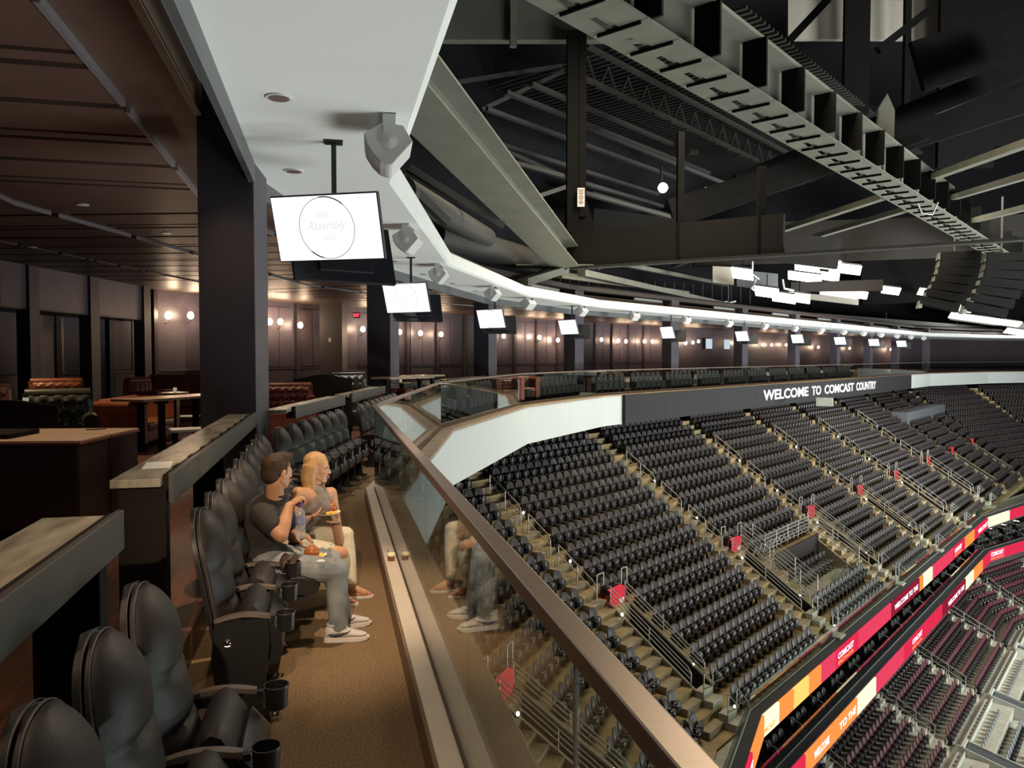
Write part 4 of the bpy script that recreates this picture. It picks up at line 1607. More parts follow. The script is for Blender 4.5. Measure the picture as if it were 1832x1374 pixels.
spots = []
for i, d in enumerate(ROWD):
    for k in range(len(AQ)):
        a = AQ[k]
        b = AQ[k + 1] - .66 if k + 1 < len(AQ) else BOWL.S[-1] - .5
        vom = VOM0 - .1 < d < VOM1 - .1
        st = a + (1.62 if vom else (1.55 if d > 8.3 else .55))
        if k == 3 and 5.6 < d < 8.2:
            st = a + 8.4          # the open platform beside the second portal takes these rows
        n = int((b - st) / .505)
        for j in range(n):
            spots.append((i, d, k, j, n, st + .27 + j * (b - st) / n))
        if k == 0:
            pass
cands = []
for s_ in spots:
    i, d, k, j, n, q = s_
    P = BOWL.pt(q, d - DREF, zf(d))
    c = P + Vector((0, 0, .6))
    x, y, dep = pix(c)
    vis = dep > 0 and 690 < x < 1850 and y < 1395 and not blocked(c)
    hidden = i < 2 and q > QK - 4
    cands.append((dep if vis and not hidden else 999, s_, P))
cands.sort(key=lambda c: c[0])
SECT_OLD = ['beside the near stairs under the railing', 'between the railing and the 203 sign', 'right of the 203 sign', 'right of the 201 sign', 'in the next section', 'in a far section', 'in a far section', 'in a far section', 'in a far section', 'in a far section']
rest = MB()
for idx, (dep, s_, P) in enumerate(cands):
    i, d, k, j, n, q = s_
    rz = BOWL.rz(q)
    if idx < 300 and dep < 900:
        rown = ORD[min(19, 16 - i)]
        o = bpy.data.objects.new('arena_seat', ME_SF)
        COL.objects.link(o)
        o.location = P
        o.rotation_euler = (0, 0, rz)
        side = ['right of the nearest stairs', 'left of the nearest red sign', 'right of the nearest red sign', 'right of the second red sign', 'right of the third red sign'][min(k, 4)]
        num = n - j if k == 1 else j + 1
        T(o, '%s charcoal seat %s, %s row above the red ribbon' % (ORD[min(19, num - 1)], side, rown), 'seat', 'charcoal seats of the upper bowl')
        mesh_obj('backrest', ME_SB, o)
        mesh_obj('seat_pan', ME_SP, o)
    else:
        if i < 1 and q > QK:
            continue
        rest.add(COMBO, Matrix.Translation(P) @ Matrix.Rotation(rz, 4, 'Z'))
o = rest.build('arena_seats', [M['arena_seat'], M['arena_pan'], M['arena_frame']])
T(o, 'remaining rows of folded charcoal stadium seats of the upper bowl, far and hidden ones', 'seats', kind='stuff')


# aisle stairs ------------------------------------------------------
def local_frame(q, d, z):
    P = BOWL.pt(q, d - DREF, z)
    return P, BOWL.rz(q)


me_step = MB().bx(0, .34, -.5, .5, 0, .235).mesh('step', M['concrete_step'])
me_lamp = MB().ball((0, 0, 0), (.045, .045, .06), nu=8, nv=6).mesh('step_light', M['step_lamp'], 60)
AN = ['the stairs under the near railing', 'the stairs behind the glass', 'the stairs left of the nearest red sign', 'the stairs left of the second red sign'] + ['the stairs of the %s far aisle' % ORD[i] for i in range(8)]
for k, a in enumerate(AQ):
    if k == 0:
        continue
    st = T(empty('aisle_stairs', tuple(BOWL.pt(a, -2, zf(3.3)))), 'concrete aisle steps climbing the bowl, ' + AN[k], 'stairs', 'concrete aisle stairs of the bowl')
    inv_ = st.matrix_basis.inverted()
    for i, d in enumerate(ROWD[:-1]):
        if k > 5 and i < 3:
            continue
        P, rz = local_frame(a, ROWD[i + 1] - .14, zf(ROWD[i + 1]))
        o = mesh_obj('step', me_step, st, P - st.location)
        o.rotation_euler = (0, 0, rz)
    if k < 7:
        for i, d in enumerate(ROWD):
            if i in (5, 8, 11) or (i == 16 and k < 6) or (i == 14 and k < 6):
                off = .5 if i < 12 else 1.42
                P, rz = local_frame(a + off, d + .1, zf(d) + .33)
                l = bpy.data.objects.new('step_light', me_lamp)
                COL.objects.link(l)
                l.location = P
                T(l, 'white step light on %s, %s row up' % (AN[k], ORD[16 - i]), 'light', 'white step lights of the aisles')


# aisle handrails and portals --------------------------------------
def rail_object(name, label, group, frame, top, mids, posts, r=.021, mat='steel', parent=None):
    """frame(a, b, c) -> world; top and mids are lists of local points, posts pairs"""
    P0 = frame(*posts[0][0])
    t = parent or T(empty(name, tuple(P0)), label, 'railing', group)
    o0 = t.location

    def tb(nm, pts):
        MB().tube([frame(*p) - o0 for p in pts], r, 6).build(nm, M[mat], t, smooth=50)
    tb('handrail', top)
    for m_ in mids:
        tb('lower_rail', m_)
    for p0, p1 in posts:
        tb('post', (p0, p1))
    return t


M['sign_text'] = M['sign_white']
for k, a in enumerate(AQ):
    if k == 0:
        continue
    near_ = k < 6
    fr = lambda dd, dq, z, a=a: BOWL.pt(a + dq, dd - DREF, z)
    # centre handrails up the aisle
    for n_, (d0, d1) in enumerate(((.15, 1.65), (2.0, 3.0), (3.35, 4.95))):
        h0, h1 = zf(d0) + .95, zf(d1) + .95
        top = [(d0, .0, h0), (d1 - .15, .0, h1 + .08), (d1, 0, h1 - .12)]
        mids = [[(d0, 0, h0 - .32), (d1, 0, h1 - .30)]]
        posts = [((d0, 0, zf(d0)), (d0, 0, h0)), ((d1, 0, zf(d1) - .1), (d1, 0, h1 - .12))]
        if d1 - d0 > 1.4:
            dm = (d0 + d1) / 2
            posts.append(((dm, 0, zf(dm) - .3), (dm, 0, zf(dm) + .95)))
        if k >= 8:
            continue
        rail_object('aisle_handrail', 'metal handrail on %s, %s from the top' % (AN[k], ORD[n_]), 'handrails on the aisle stairs', fr, top, mids, posts)
    # portal: walls, floor, red sign, rails
    sg = ['', 'under the glass', 'with the nearest red sign', 'with the second red sign'] + ['of the %s far aisle' % ORD[i] for i in range(8)]
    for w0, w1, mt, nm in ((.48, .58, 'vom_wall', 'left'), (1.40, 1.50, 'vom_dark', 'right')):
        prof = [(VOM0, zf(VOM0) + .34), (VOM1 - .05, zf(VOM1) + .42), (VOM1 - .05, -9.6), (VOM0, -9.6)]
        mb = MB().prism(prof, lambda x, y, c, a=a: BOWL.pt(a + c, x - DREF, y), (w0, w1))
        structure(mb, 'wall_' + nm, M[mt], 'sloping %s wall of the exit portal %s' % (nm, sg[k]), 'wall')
        if nm == 'right':
            prof = [(VOM0, zf(VOM0) + .30), (VOM1, zf(VOM1) + .38), (VOM1, zf(VOM1) + .44), (VOM0, zf(VOM0) + .36)]
            mb = MB().prism(prof, lambda x, y, c, a=a: BOWL.pt(a + c, x - DREF, y), (1.37, 1.53))
            structure(mb, 'trim_4', M['vom_wall'], 'pale coping on the right wall of the exit portal %s' % sg[k], 'coping')
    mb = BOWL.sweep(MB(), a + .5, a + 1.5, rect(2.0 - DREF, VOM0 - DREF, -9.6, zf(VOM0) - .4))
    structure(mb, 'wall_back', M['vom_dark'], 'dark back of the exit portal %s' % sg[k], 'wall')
    mb = BOWL.sweep(MB(), a + .5, a + 1.5, rect(VOM0 - DREF, VOM1 - DREF + .4, -9.7, -9.36))
    structure(mb, 'floor', M['concrete'], 'concrete floor of the exit portal %s' % sg[k], 'floor')
    zs = zf(VOM0) + .38
    P = BOWL.pt(a + .99, VOM0 + .05 - DREF, zs)
    s_ = T(empty('portal_sign', tuple(P), BOWL.rz(a + 1)), 'red sign panel at the head of the exit portal ' + sg[k], 'sign', 'red portal signs')
    MB().bx(-.05, .0, -.405, .405, -.38, .34).build('panel', M['red_sign'], s_)
    MB().prism([(-.05, .30), (.0, .342), (-.16, .385), (-.18, .34)], lambda x, y, c: Vector((x, c, y)), (-.405, .405)).build('top_flap', M['red_sign'], s_)
    if k in (2, 3):
        text_obj({2: '203', 3: '201'}[k], .30, .22, M['sign_white'], s_, (.004, .21, -.12), (0, 0, pi / 2), .006, bold=.03, name='number')
        mb = MB()
        for y0, y1, z0, z1 in ((-.14, .02, -.20, -.18), (-.14, .02, -.32, -.30), (-.14, -.12, -.32, -.18), (0, .02, -.32, -.18)):
            mb.bx(.002, .008, y0, y1, z0, z1)
        mb.prism([(-.30, -.32), (-.20, -.32), (-.25, -.22)], lambda x, y, c: Vector((c, x, y)), (.002, .008))
        mb.build('pictogram', M['sign_white'], s_)
    if k > 7:
        continue
    for w, side in ((.53, 'left'), (1.45, 'right')):
        d0, d1 = VOM0 + .02, VOM1 - .25
        zt = lambda d: zf(d) + (.40 if side == 'left' else .42)
        top = [(d0, w, zt(d0) + .48), (d1 - .12, w, zt(d1) + .54), (d1, w, zt(d1) + .36), (d1, w, zt(d1))]
        mids = [[(d0, w, zt(d0) + h), (d1, w, zt(d1) + h)] for h in ((.32, .16) if near_ else (.2,))]
        dm = (d0 + d1) / 2
        posts = [((d0, w, zt(d0) - .05), (d0, w, zt(d0) + .48)), ((dm, w, zt(dm) - .05), (dm, w, zt(dm) + .48))]
        rail_object('portal_railing', 'metal railing on the %s wall of the exit portal %s' % (side, sg[k]), 'railings of the exit portals', fr, top, mids, posts, .019)
    # hoop rails over the portal, and at the foot of the stairs
    for n_, (dd, w0, w1) in enumerate(((4.75, .30, .70), (4.95, 1.50, 1.86))):
        zz = zf(4.8) + .1
        rail_object('hoop_rail', '%s square metal hoop rail above the exit portal %s' % (['left', 'right'][n_], sg[k]), 'hoop rails above the portals', fr,
                    [(dd, w0, zz + .95), (dd, w1, zz + .95)], [], [((dd, w0, zz - .1), (dd, w0, zz + .95)), ((dd, w1, zz - .1), (dd, w1, zz + .95))])
    for n_, dd in enumerate((8.95, 9.75)):
        zz = zf(ROWD[-1] if n_ else ROWD[-2])
        for m_, w in enumerate((.5, 1.1)):
            rail_object('end_rail', 'bent rail below %s, %s of four' % (AN[k], ORD[n_ * 2 + m_]), 'short rails at the foot of the stairs', fr,
                        [(dd - .35, w, zz + 1.1), (dd, w, zz + .8), (dd - .35, w, zz + .55)], [], [((dd - .35, w, zz), (dd - .35, w, zz + 1.1))], .02)
        P, rz = local_frame(a + .8, dd - .35, zz)
        o = MB().bx(0, .32, -.32, .32, 0, .22).bx(-.3, 0, -.32, .32, 0, .44).build('step_block', M['concrete_pale'], loc=P, rz=rz)
        T(o, 'pale concrete step block below %s, %s one' % (AN[k], ['upper', 'lower'][n_]), 'step', 'pale step blocks by the ribbon')

# open platform with folding chairs right of portal 201 -------------
a = AQ[3]
fr = lambda dd, dq, z: BOWL.pt(a + dq, dd - DREF, z)
zp = zf(7.67) - .02
structure(BOWL.sweep(MB(), a + 2.7, a + 8.3, rect(5.78 - DREF, 8.22 - DREF, zp - .5, zp)), 'floor', M['concrete_pale'], 'pale concrete platform with folding chairs right of the 201 portal', 'platform')
structure(BOWL.sweep(MB(), a + 2.7, a + 8.3, rect(6.115 - DREF, 6.19 - DREF, zp - .3, zf(5.53) + .10)), 'wall_back', M['vom_dark'], 'dark back wall of the folding chair platform', 'wall')
structure(BOWL.sweep(MB(), a + 8.25, a + 8.4, [(5.7 - DREF, zp - .3), (8.2 - DREF, zp - .3), (8.2 - DREF, zf(8.2) + .2), (5.7 - DREF, zf(5.7) + .2)]), 'wall_right', M['vom_wall'], 'low side wall of the folding chair platform', 'wall')
for n_, (p0, p1, hh) in enumerate((((5.7, 2.7, zf(5.6) + .1), (5.7, 8.2, zf(5.6) + .1), .85), ((5.2, 2.55, zf(5.2) + .2), (8.1, 2.55, zp + .05), 1.0), ((5.6, 8.33, zf(5.6) + .25), (8.1, 8.33, zp + .3), .9), ((4.9, 1.9, zf(4.9) + .2), (7.6, 1.9, zf(7.6) + .3), .95))):
    A_, B_ = fr(*p0), fr(*p1)
    t = T(empty('white_guardrail', tuple(A_)), 'white barred guardrail of the folding chair platform, ' + ['along its back', 'down its left side', 'down its right side', 'beside the 201 portal'][n_], 'railing', 'white guardrails of the platform')
    d_ = B_ - A_
    for j in range(5):
        h = hh * (j + 1) / 5
        MB().tube([Vector((0, 0, h)), d_ + Vector((0, 0, h))], .02, 6).build('bar', M['steel'], t, smooth=50)
    npst = max(2, round(d_.length / 1.3)) + 1
    for j in range(npst):
        b_ = d_ * (j / (npst - 1))
        MB().tube([b_, b_ + Vector((0, 0, hh))], .024, 6).build('post', M['steel'], t, smooth=50)
gpl = T(empty('platform_glass', tuple(fr(8.17, 3.6, zp))), 'low glass panel along the front of the folding chair platform', 'glass panel')
iv2 = Matrix.Translation(-fr(8.17, 3.6, zp))
for c0, c1 in ((4.0, 6.1), (6.12, 8.2)):
    mb = BOWL.sweep(MB(), a + c0, a + c1, rect(8.17 - DREF, 8.185 - DREF, zp, zp + .75))
    mb.v = [tuple(iv2 @ Vector(v)) for v in mb.v]
    mb.build('glass_pane', M['glass2'], gpl)
fc = None
for j in range(8):
    if fc is None:
        fc = o = empty('folding_chair')
        MB().bx(-.20, .20, -.21, .21, .43, .455).build('seat', M['grey_seat'], o, bevel=.01)
        MB().bx(-.25, -.22, -.21, .21, .62, .86).build('backrest', M['arena_seat'], o, bevel=.01)
        for y in (-.22, .22):
            mbx = MB().tube([(.20, y, 0), (-.24, y, .86)], .013, 6)
            mbx.build('front_leg', M['arena_frame'], o)
            MB().tube([(-.26, y, 0), (.14, y, .45)], .013, 6).build('rear_leg', M['arena_frame'], o)
    else:
        o = copy_tree(fc)
    q = a + 3.9 + .53 * j
    o.location = BOWL.pt(q, 6.9 - DREF, zp)
    o.rotation_euler = (0, 0, BOWL.rz(q))
    T(o, 'black folding chair on the pale platform, %s of eight from the 201 portal' % ORD[j], 'chair', 'folding chairs on the platform')
# a red ball shaped bin lid near the far portal
p_ = at(1523, 866, D=58)
T(MB().ball((0, 0, 0), (.42, .42, .34)).build('red_ball', M['red_sign'], loc=p_, smooth=60), 'round red object behind the railing of a far portal', 'ball')

# ------------------------------------------------------------------ ribbon boards and the levels below
rk = Vector((12.98, 21.24))
r1 = rk - Vector((sin(radians(38.6)), cos(radians(38.6)))) * 9
r0 = r1 - Vector((sin(radians(20)), cos(radians(20)))) * 18
rf = td(33, 9.9)
far_p = at(1832, 903, Z=-9.3)
rf1 = Vector((far_p.x, far_p.y))
rf2 = rf1 + (rf1 - rf).normalized() * 18
RIB = Path([tuple(v) for v in (r0, r1, rk, rf, rf1, rf2)])
rf_b = at(1770, 985, Z=-12)
fp2 = at(1832, 966, Z=-12)
g0 = td(-12, 9.9)
RIB2 = Path([tuple(td(-30, 9.9)), (rf_b.x, rf_b.y), (fp2.x, fp2.y), tuple(Vector((fp2.x, fp2.y)) + (Vector((fp2.x, fp2.y)) - Vector((rf_b.x, rf_b.y))).normalized() * 25)])

structure(RIB.sweep(MB(), 3, RIB.S[-1], rect(-2.2, -.40, -9.9, -9.52)), 'floor', M['concrete_pale'], 'pale concrete walkway in front of the lowest row of charcoal seats', 'floor')
structure(RIB.sweep(MB(), 3, RIB.S[-1], [(-.46, -9.6), (-.40, -9.28), (.0, -9.30), (.02, -10.1), (-.46, -10.1)]), 'wall_front', M['led_dark'], 'dark parapet above the upper red ribbon screen', 'parapet')
structure(RIB.sweep(MB(), 3, RIB.S[-1], rect(-.345, -.315, -9.29, -9.262)), 'trim_5', M['steel'], 'bright channel at the foot of the glass on the upper ribbon parapet', 'channel')
structure(RIB2.sweep(MB(), 3, RIB2.S[-1], [(-.5, -12.7), (-.42, -11.98), (.0, -12.0), (.02, -12.85), (-.5, -12.85)]), 'wall_front', M['led_dark'], 'dark parapet above the lower red ribbon screen', 'parapet')
structure(RIB2.sweep(MB(), 3, RIB2.S[-1], rect(-.345, -.315, -11.99, -11.962)), 'trim_5', M['steel'], 'bright channel at the foot of the glass on the lower ribbon parapet', 'channel')
for pth, z0, nm in ((RIB, -9.27, 'upper'), (RIB2, -11.97, 'lower')):
    g_ = T(empty('ribbon_glass', tuple(pth.pt(pth.S[2] if pth is RIB else 20, -.33, z0))), 'low glass railing along the %s red ribbon' % nm, 'railing')
    iv3 = Matrix.Translation(-g_.location)
    q = 12.0
    while q < pth.S[-1] - 2.2:
        mb = pth.sweep(MB(), q, q + 2.18, rect(-.336, -.324, z0, z0 + .55))
        mb.v = [tuple(iv3 @ Vector(v)) for v in mb.v]
        mb.build('glass_pane', M['glass2'], g_)
        q += 2.2


def path_q(px, path, seg, b=.1):
    r = ray(px, 900)
    n, P = path.n[seg], path.p[seg] + path.n[seg] * b
    t = P.dot(n) / (r.x * n.x + r.y * n.y)
    return path.S[seg] + (Vector((r.x * t, r.y * t)) - P).dot(path.d[seg])


RED, DRED, ORG, YEL = (.80, .03, .085), (.36, .02, .05), (1.0, .27, .06), (1.0, .62, .18)
M['rb_red'] = emit('ribbon_red', RED, 1.0)
M['rb_dred'] = emit('ribbon_dark_red', DRED, .8)
M['rb_pink'] = emit('ribbon_pink_red', (.86, .06, .13), 1.0)
M['rb_org'] = emit('ribbon_orange', ORG, 1.25)
M['rb_yel'] = emit('ribbon_yellow', (1.0, .50, .12), 1.5)
M['rb_wht'] = emit('ribbon_pale_yellow', (1.0, .80, .45), 1.7)
M['rb_text'] = emit('ribbon_white_text', (1, .92, 1), 1.6)
M['rb_otext'] = emit('ribbon_orange_text', (1, .35, .08), 1.4)
R1 = [(1300, 'rb_dred', 1), (1338, 'rb_red', 1), (1352, 'rb_org', 1), (1362, 'rb_wht', 2), (1399, 'rb_org', 2), (1425, 'rb_yel', 2), (1452, 'rb_org', 2), (1474, 'rb_pink', 2), (1500, 'rb_red', 2), (1540, 'rb_pink', 2), (1598, 'rb_dred', 2),
      (1648, 'rb_org', 2), (1655, 'rb_wht', 2), (1671, 'rb_pink', 2), (1708, 'rb_red', 2), (1728, 'rb_org', 2), (1745, 'rb_red', 2), (1779, 'rb_wht', 3), (1807, 'rb_red', 3), (1842, 'rb_pink', 3)]
R2 = [(1395, 'rb_red', 0), (1448, 'rb_org', 0), (1540, 'rb_wht', 0), (1573, 'rb_pink', 0), (1622, 'rb_red', 0), (1690, 'rb_dred', 0), (1731, 'rb_wht', 0), (1745, 'rb_org', 0), (1761, 'rb_red', 0), (1775, 'rb_pink', 1), (1800, 'rb_red', 1), (1842, 'rb_red', 1)]
for pth, lst, z0, z1, nm in ((RIB, R1, -10.02, -9.33, 'upper'), (RIB2, R2, -12.78, -12.03, 'lower')):
    rb = T(empty('ribbon_screen', tuple(pth.pt(path_q(1500, pth, lst[4][2]), .1, z0))), '%s red and orange ribbon screen running round the bowl' % nm, 'screen')
    iv4 = Matrix.Translation(-rb.location)
    if nm == 'upper':
        lst = [(None, 'rb_dred', 1)] + lst
    for j in range(len(lst) - 1):
        px, mt, sg = lst[j]
        qa = 8.0 if px is None else path_q(px, pth, sg)
        px2, _, sg2 = lst[j + 1]
        qb = path_q(px2, pth, sg2)
        if sg2 != sg:
            qa, qb = qa, max(qa + .2, pth.S[sg2])
        if px is not None and j > 0 and lst[j - 1][2] != sg:
            qa = pth.S[sg]
        if qb <= qa:
            continue
        mb = pth.sweep(MB(), qa + .004, qb - .004, rect(.022, .10, z0, z1))
        mb.v = [tuple(iv4 @ Vector(v)) for v in mb.v]
        mb.build('screen_panel', M[mt], rb)
    if nm == 'upper':
        tx = [('WELCOME TO THE', 1604, 1645, 2, .26, 0, 'rb_text'), ('COMCAST', 1503.5, 1531, 2, .24, .10, 'rb_text'), ('SPECTACOR', 1503.5, 1531, 2, .14, -.17, 'rb_otext'), ('COMCAST', 1710, 1722, 2, .26, .1, 'rb_text'),
              ('SPECTACOR', 1710, 1722, 2, .12, -.17, 'rb_otext'), ('WELCOME TO THE', 1751, 1777, 2, .28, 0, 'rb_text'), ('TO THE', 1331, 1352, 1, .30, 0, 'rb_text'), ('COMCAST', 1363, 1392, 2, .16, -.16, 'rb_otext'), ('PSL', 1366, 1376, 2, .2, .12, 'rb_otext')]
    else:
        tx = [('WELCOME', 1463, 1490, 0, .30, 0, 'rb_text'), ('TO', 1508, 1521, 0, .30, 0, 'rb_text'), ('THE', 1523, 1537, 0, .30, 0, 'rb_text'), ('COMCAST', 1637, 1654, 0, .26, .12, 'rb_text'), ('SPECTACOR', 1637, 1654, 0, .13, -.2, 'rb_otext'),
              ('WELCOME TO THE', 1700, 1728, 0, .28, 0, 'rb_text'), ('COMCAST', 1775, 1797, 1, .30, .12, 'rb_text'), ('SPECTACOR', 1775, 1797, 1, .13, -.2, 'rb_otext')]
    for wd, x0, x1, sg, hgt, dz, mt in tx:
        qa, qb = path_q(x0, pth, sg), path_q(x1, pth, sg)
        text_obj(wd, abs(qb - qa), hgt, M[mt], rb, pth.pt((qa + qb) / 2, .104, (z0 + z1) / 2 + dz) - rb.location, (0, 0, pi / 2 - pth.head((qa + qb) / 2)), .006, bold=.02)

# suites between the two ribbons
structure(RIB2.sweep(MB(), 3, RIB2.S[-1], rect(-6.5, -.3, -13.4, -13.0)), 'floor', M['vom_dark'], 'dark floor of the suites between the ribbons', 'floor')
structure(RIB2.sweep(MB(), 3, RIB2.S[-1], rect(-6.7, -6.4, -13.4, -9.9)), 'wall_back', M['vom_dark'], 'dark back wall of the suites between the ribbons', 'wall')
structure(RIB.sweep(MB(), 3, RIB.S[-1], rect(-7.5, -.2, -10.3, -10.1)), 'ceiling', M['vom_dark'], 'dark ceiling over the suites', 'ceiling')
q0 = RIB2.S[0] + 18
ns = 0
mbs = MB()
for j in range(26):
    q = q0 + 2.35 * j
    if q > RIB2.S[1] + 10:
        break
    fr = lambda dd, dq, z, q=q: RIB2.pt(q + dq, dd, z)
    rail_object('suite_rail', 'curved chrome divider rail of the suites, %s from the near end' % ORD[j], 'curved divider rails of the suites', fr,
                [(-2.6, 0, -11.7), (-1.3, 0, -11.75), (-.75, 0, -11.9), (-.6, 0, -12.2), (-.58, 0, -12.6)], [], [((-.58, 0, -13.0), (-.58, 0, -12.6))], .02)
    for rr in (-1.15, -2.2, -3.2):
        for s_ in range(3):
            P = RIB2.pt(q + .35 + .56 * s_ + .3, rr, -13.0 + (-rr - 1.15) * .30)
            mbs.add(COMBO, Matrix.Translation(P) @ Matrix.Rotation(RIB2.rz(q), 4, 'Z') @ Matrix.Scale(1.1, 4))
    lp = bpy.data.objects.new('suite_light', MB().bx(-.2, .2, -.03, .03, -.015, .015).mesh('suite_light', M['step_lamp']))
    COL.objects.link(lp)
    lp.location = RIB2.pt(q + 1.2, -3.0, -10.32)
    lp.location = RIB2.pt(q + 1.7, -1.9, -11.3)
    lp.rotation_euler = (0, 0, RIB2.rz(q))
    T(lp, 'small white light strip in the suites, %s from the near end' % ORD[j], 'light', 'light strips of the suites')
T(mbs.build('suite_seats', [M['arena_seat'], M['arena_seat'], M['arena_frame']]), 'dim rows of dark seats in the suites between the ribbons', 'seats', kind='stuff')

# lower bowl of maroon seats ----------------------------------------
def zl(d):
    return -15.9 - .5 * (d - 10.4) - .86


LB = RIB2
LBQ = lambda t: (td(t, 9.9) - LB.p[0]).dot(LB.d[0])
LROW = [10.08 - .745 * 4 + .745 * i for i in range(7)]
LA = [4.6, 12.65, 20.2, 29.45, 38]
mb = MB()
for i, d in enumerate(LROW):
    LB.sweep(mb, LBQ(-6), LB.S[-1], rect(d - .2 - 9.9, d + .55 - 9.9 + (1.2 if i == 6 else 0), zl(d) - .5, zl(d)))
structure(mb, 'floor', M['concrete_pale'], 'pale concrete terraces of the lower bowl', 'terrace')
RCOMBO = [(SB, 0), (SP, 1), (SF, 2)]
me_red = MB()
for o_, k_ in RCOMBO:
    n_ = len(me_red.f)
    me_red.add(o_, Matrix.Identity(4))
    for j_ in range(n_, len(me_red.f)):
        me_red.mi[j_] = k_
ME_RED = me_red.mesh('maroon_seat', [M['red_seat'], M['arena_pan'], M['arena_frame']], 40)
ME_GREY = me_red.mesh('grey_seat', [M['grey_seat'], M['arena_pan'], M['arena_frame']], 40)
mbr = MB()
sp = []
for i, d in enumerate(LROW):
    ends = [-6] + LA + [46]
    for s_ in range(len(ends) - 1):
        t0, t1 = ends[s_] + (.55 if s_ else 0), ends[s_ + 1] - .55
        n = int((t1 - t0) / .5)
        for j in range(n):
            t = t0 + .25 + j * (t1 - t0) / n
            q = LBQ(t)
            P = LB.pt(q, d - 9.9, zl(d))
            x, y, dep = pix(P + Vector((0, 0, .6)))
            on = x < 1840 and y < 1380 and i >= 3
            sp.append((dep if on else 999, P, LB.rz(q), i, s_, j))
sp.sort(key=lambda s: s[0])
for idx, (dep, P, rz, i, s_, j_) in enumerate(sp):
    if idx < 240 and dep < 900:
        o = bpy.data.objects.new('maroon_seat', ME_RED)
        COL.objects.link(o)
        o.location = P
        o.rotation_euler = (0, 0, rz)
        T(o, '%s maroon seat past the %s lower aisle, %s row above the loge boxes' % (ORD[min(19, j_)], ORD[s_], ORD[6 - i]), 'seat', 'maroon seats of the lower bowl')
    else:
        mbr.add(me_red, Matrix.Translation(P) @ Matrix.Rotation(rz, 4, 'Z'))
T(mbr.build('maroon_seats', [M['red_seat'], M['arena_pan'], M['arena_frame']]), 'remaining maroon seats deep under the lower ribbon', 'seats', kind='stuff')
for k, t in enumerate(LA):
    fr = lambda dd, dq, z, t=t: LB.pt(LBQ(t + dq), dd - 9.9, z)
    zt = lambda d: zl(d) + .95
    rail_object('lower_handrail', 'long metal handrail down a lower bowl aisle, %s from the bottom edge' % ORD[k], 'lower bowl handrails', fr, [(8.4, 0, zt(8.4)), (11.1, 0, zt(11.1))], [[(8.4, 0, zt(8.4) - .33), (11.1, 0, zt(11.1) - .33)]],
                [((d, 0, zl(d)), (d, 0, zt(d))) for d in (8.4, 9.3, 10.2, 11.05)], .022)
    sts = T(empty('aisle_stairs', tuple(fr(10, 0, zl(10)))), 'pale concrete steps of the lower bowl, %s aisle from the bottom edge' % ORD[k], 'stairs', 'lower bowl stairs')
    me_s2 = MB().bx(0, .3, -.45, .45, 0, .19).mesh('step', M['concrete_pale'])
    for d in LROW[1:]:
        o = mesh_obj('step', me_s2, sts, fr(d - .2, 0, zl(d)) - sts.location)
        o.rotation_euler = (0, 0, LB.rz(20))
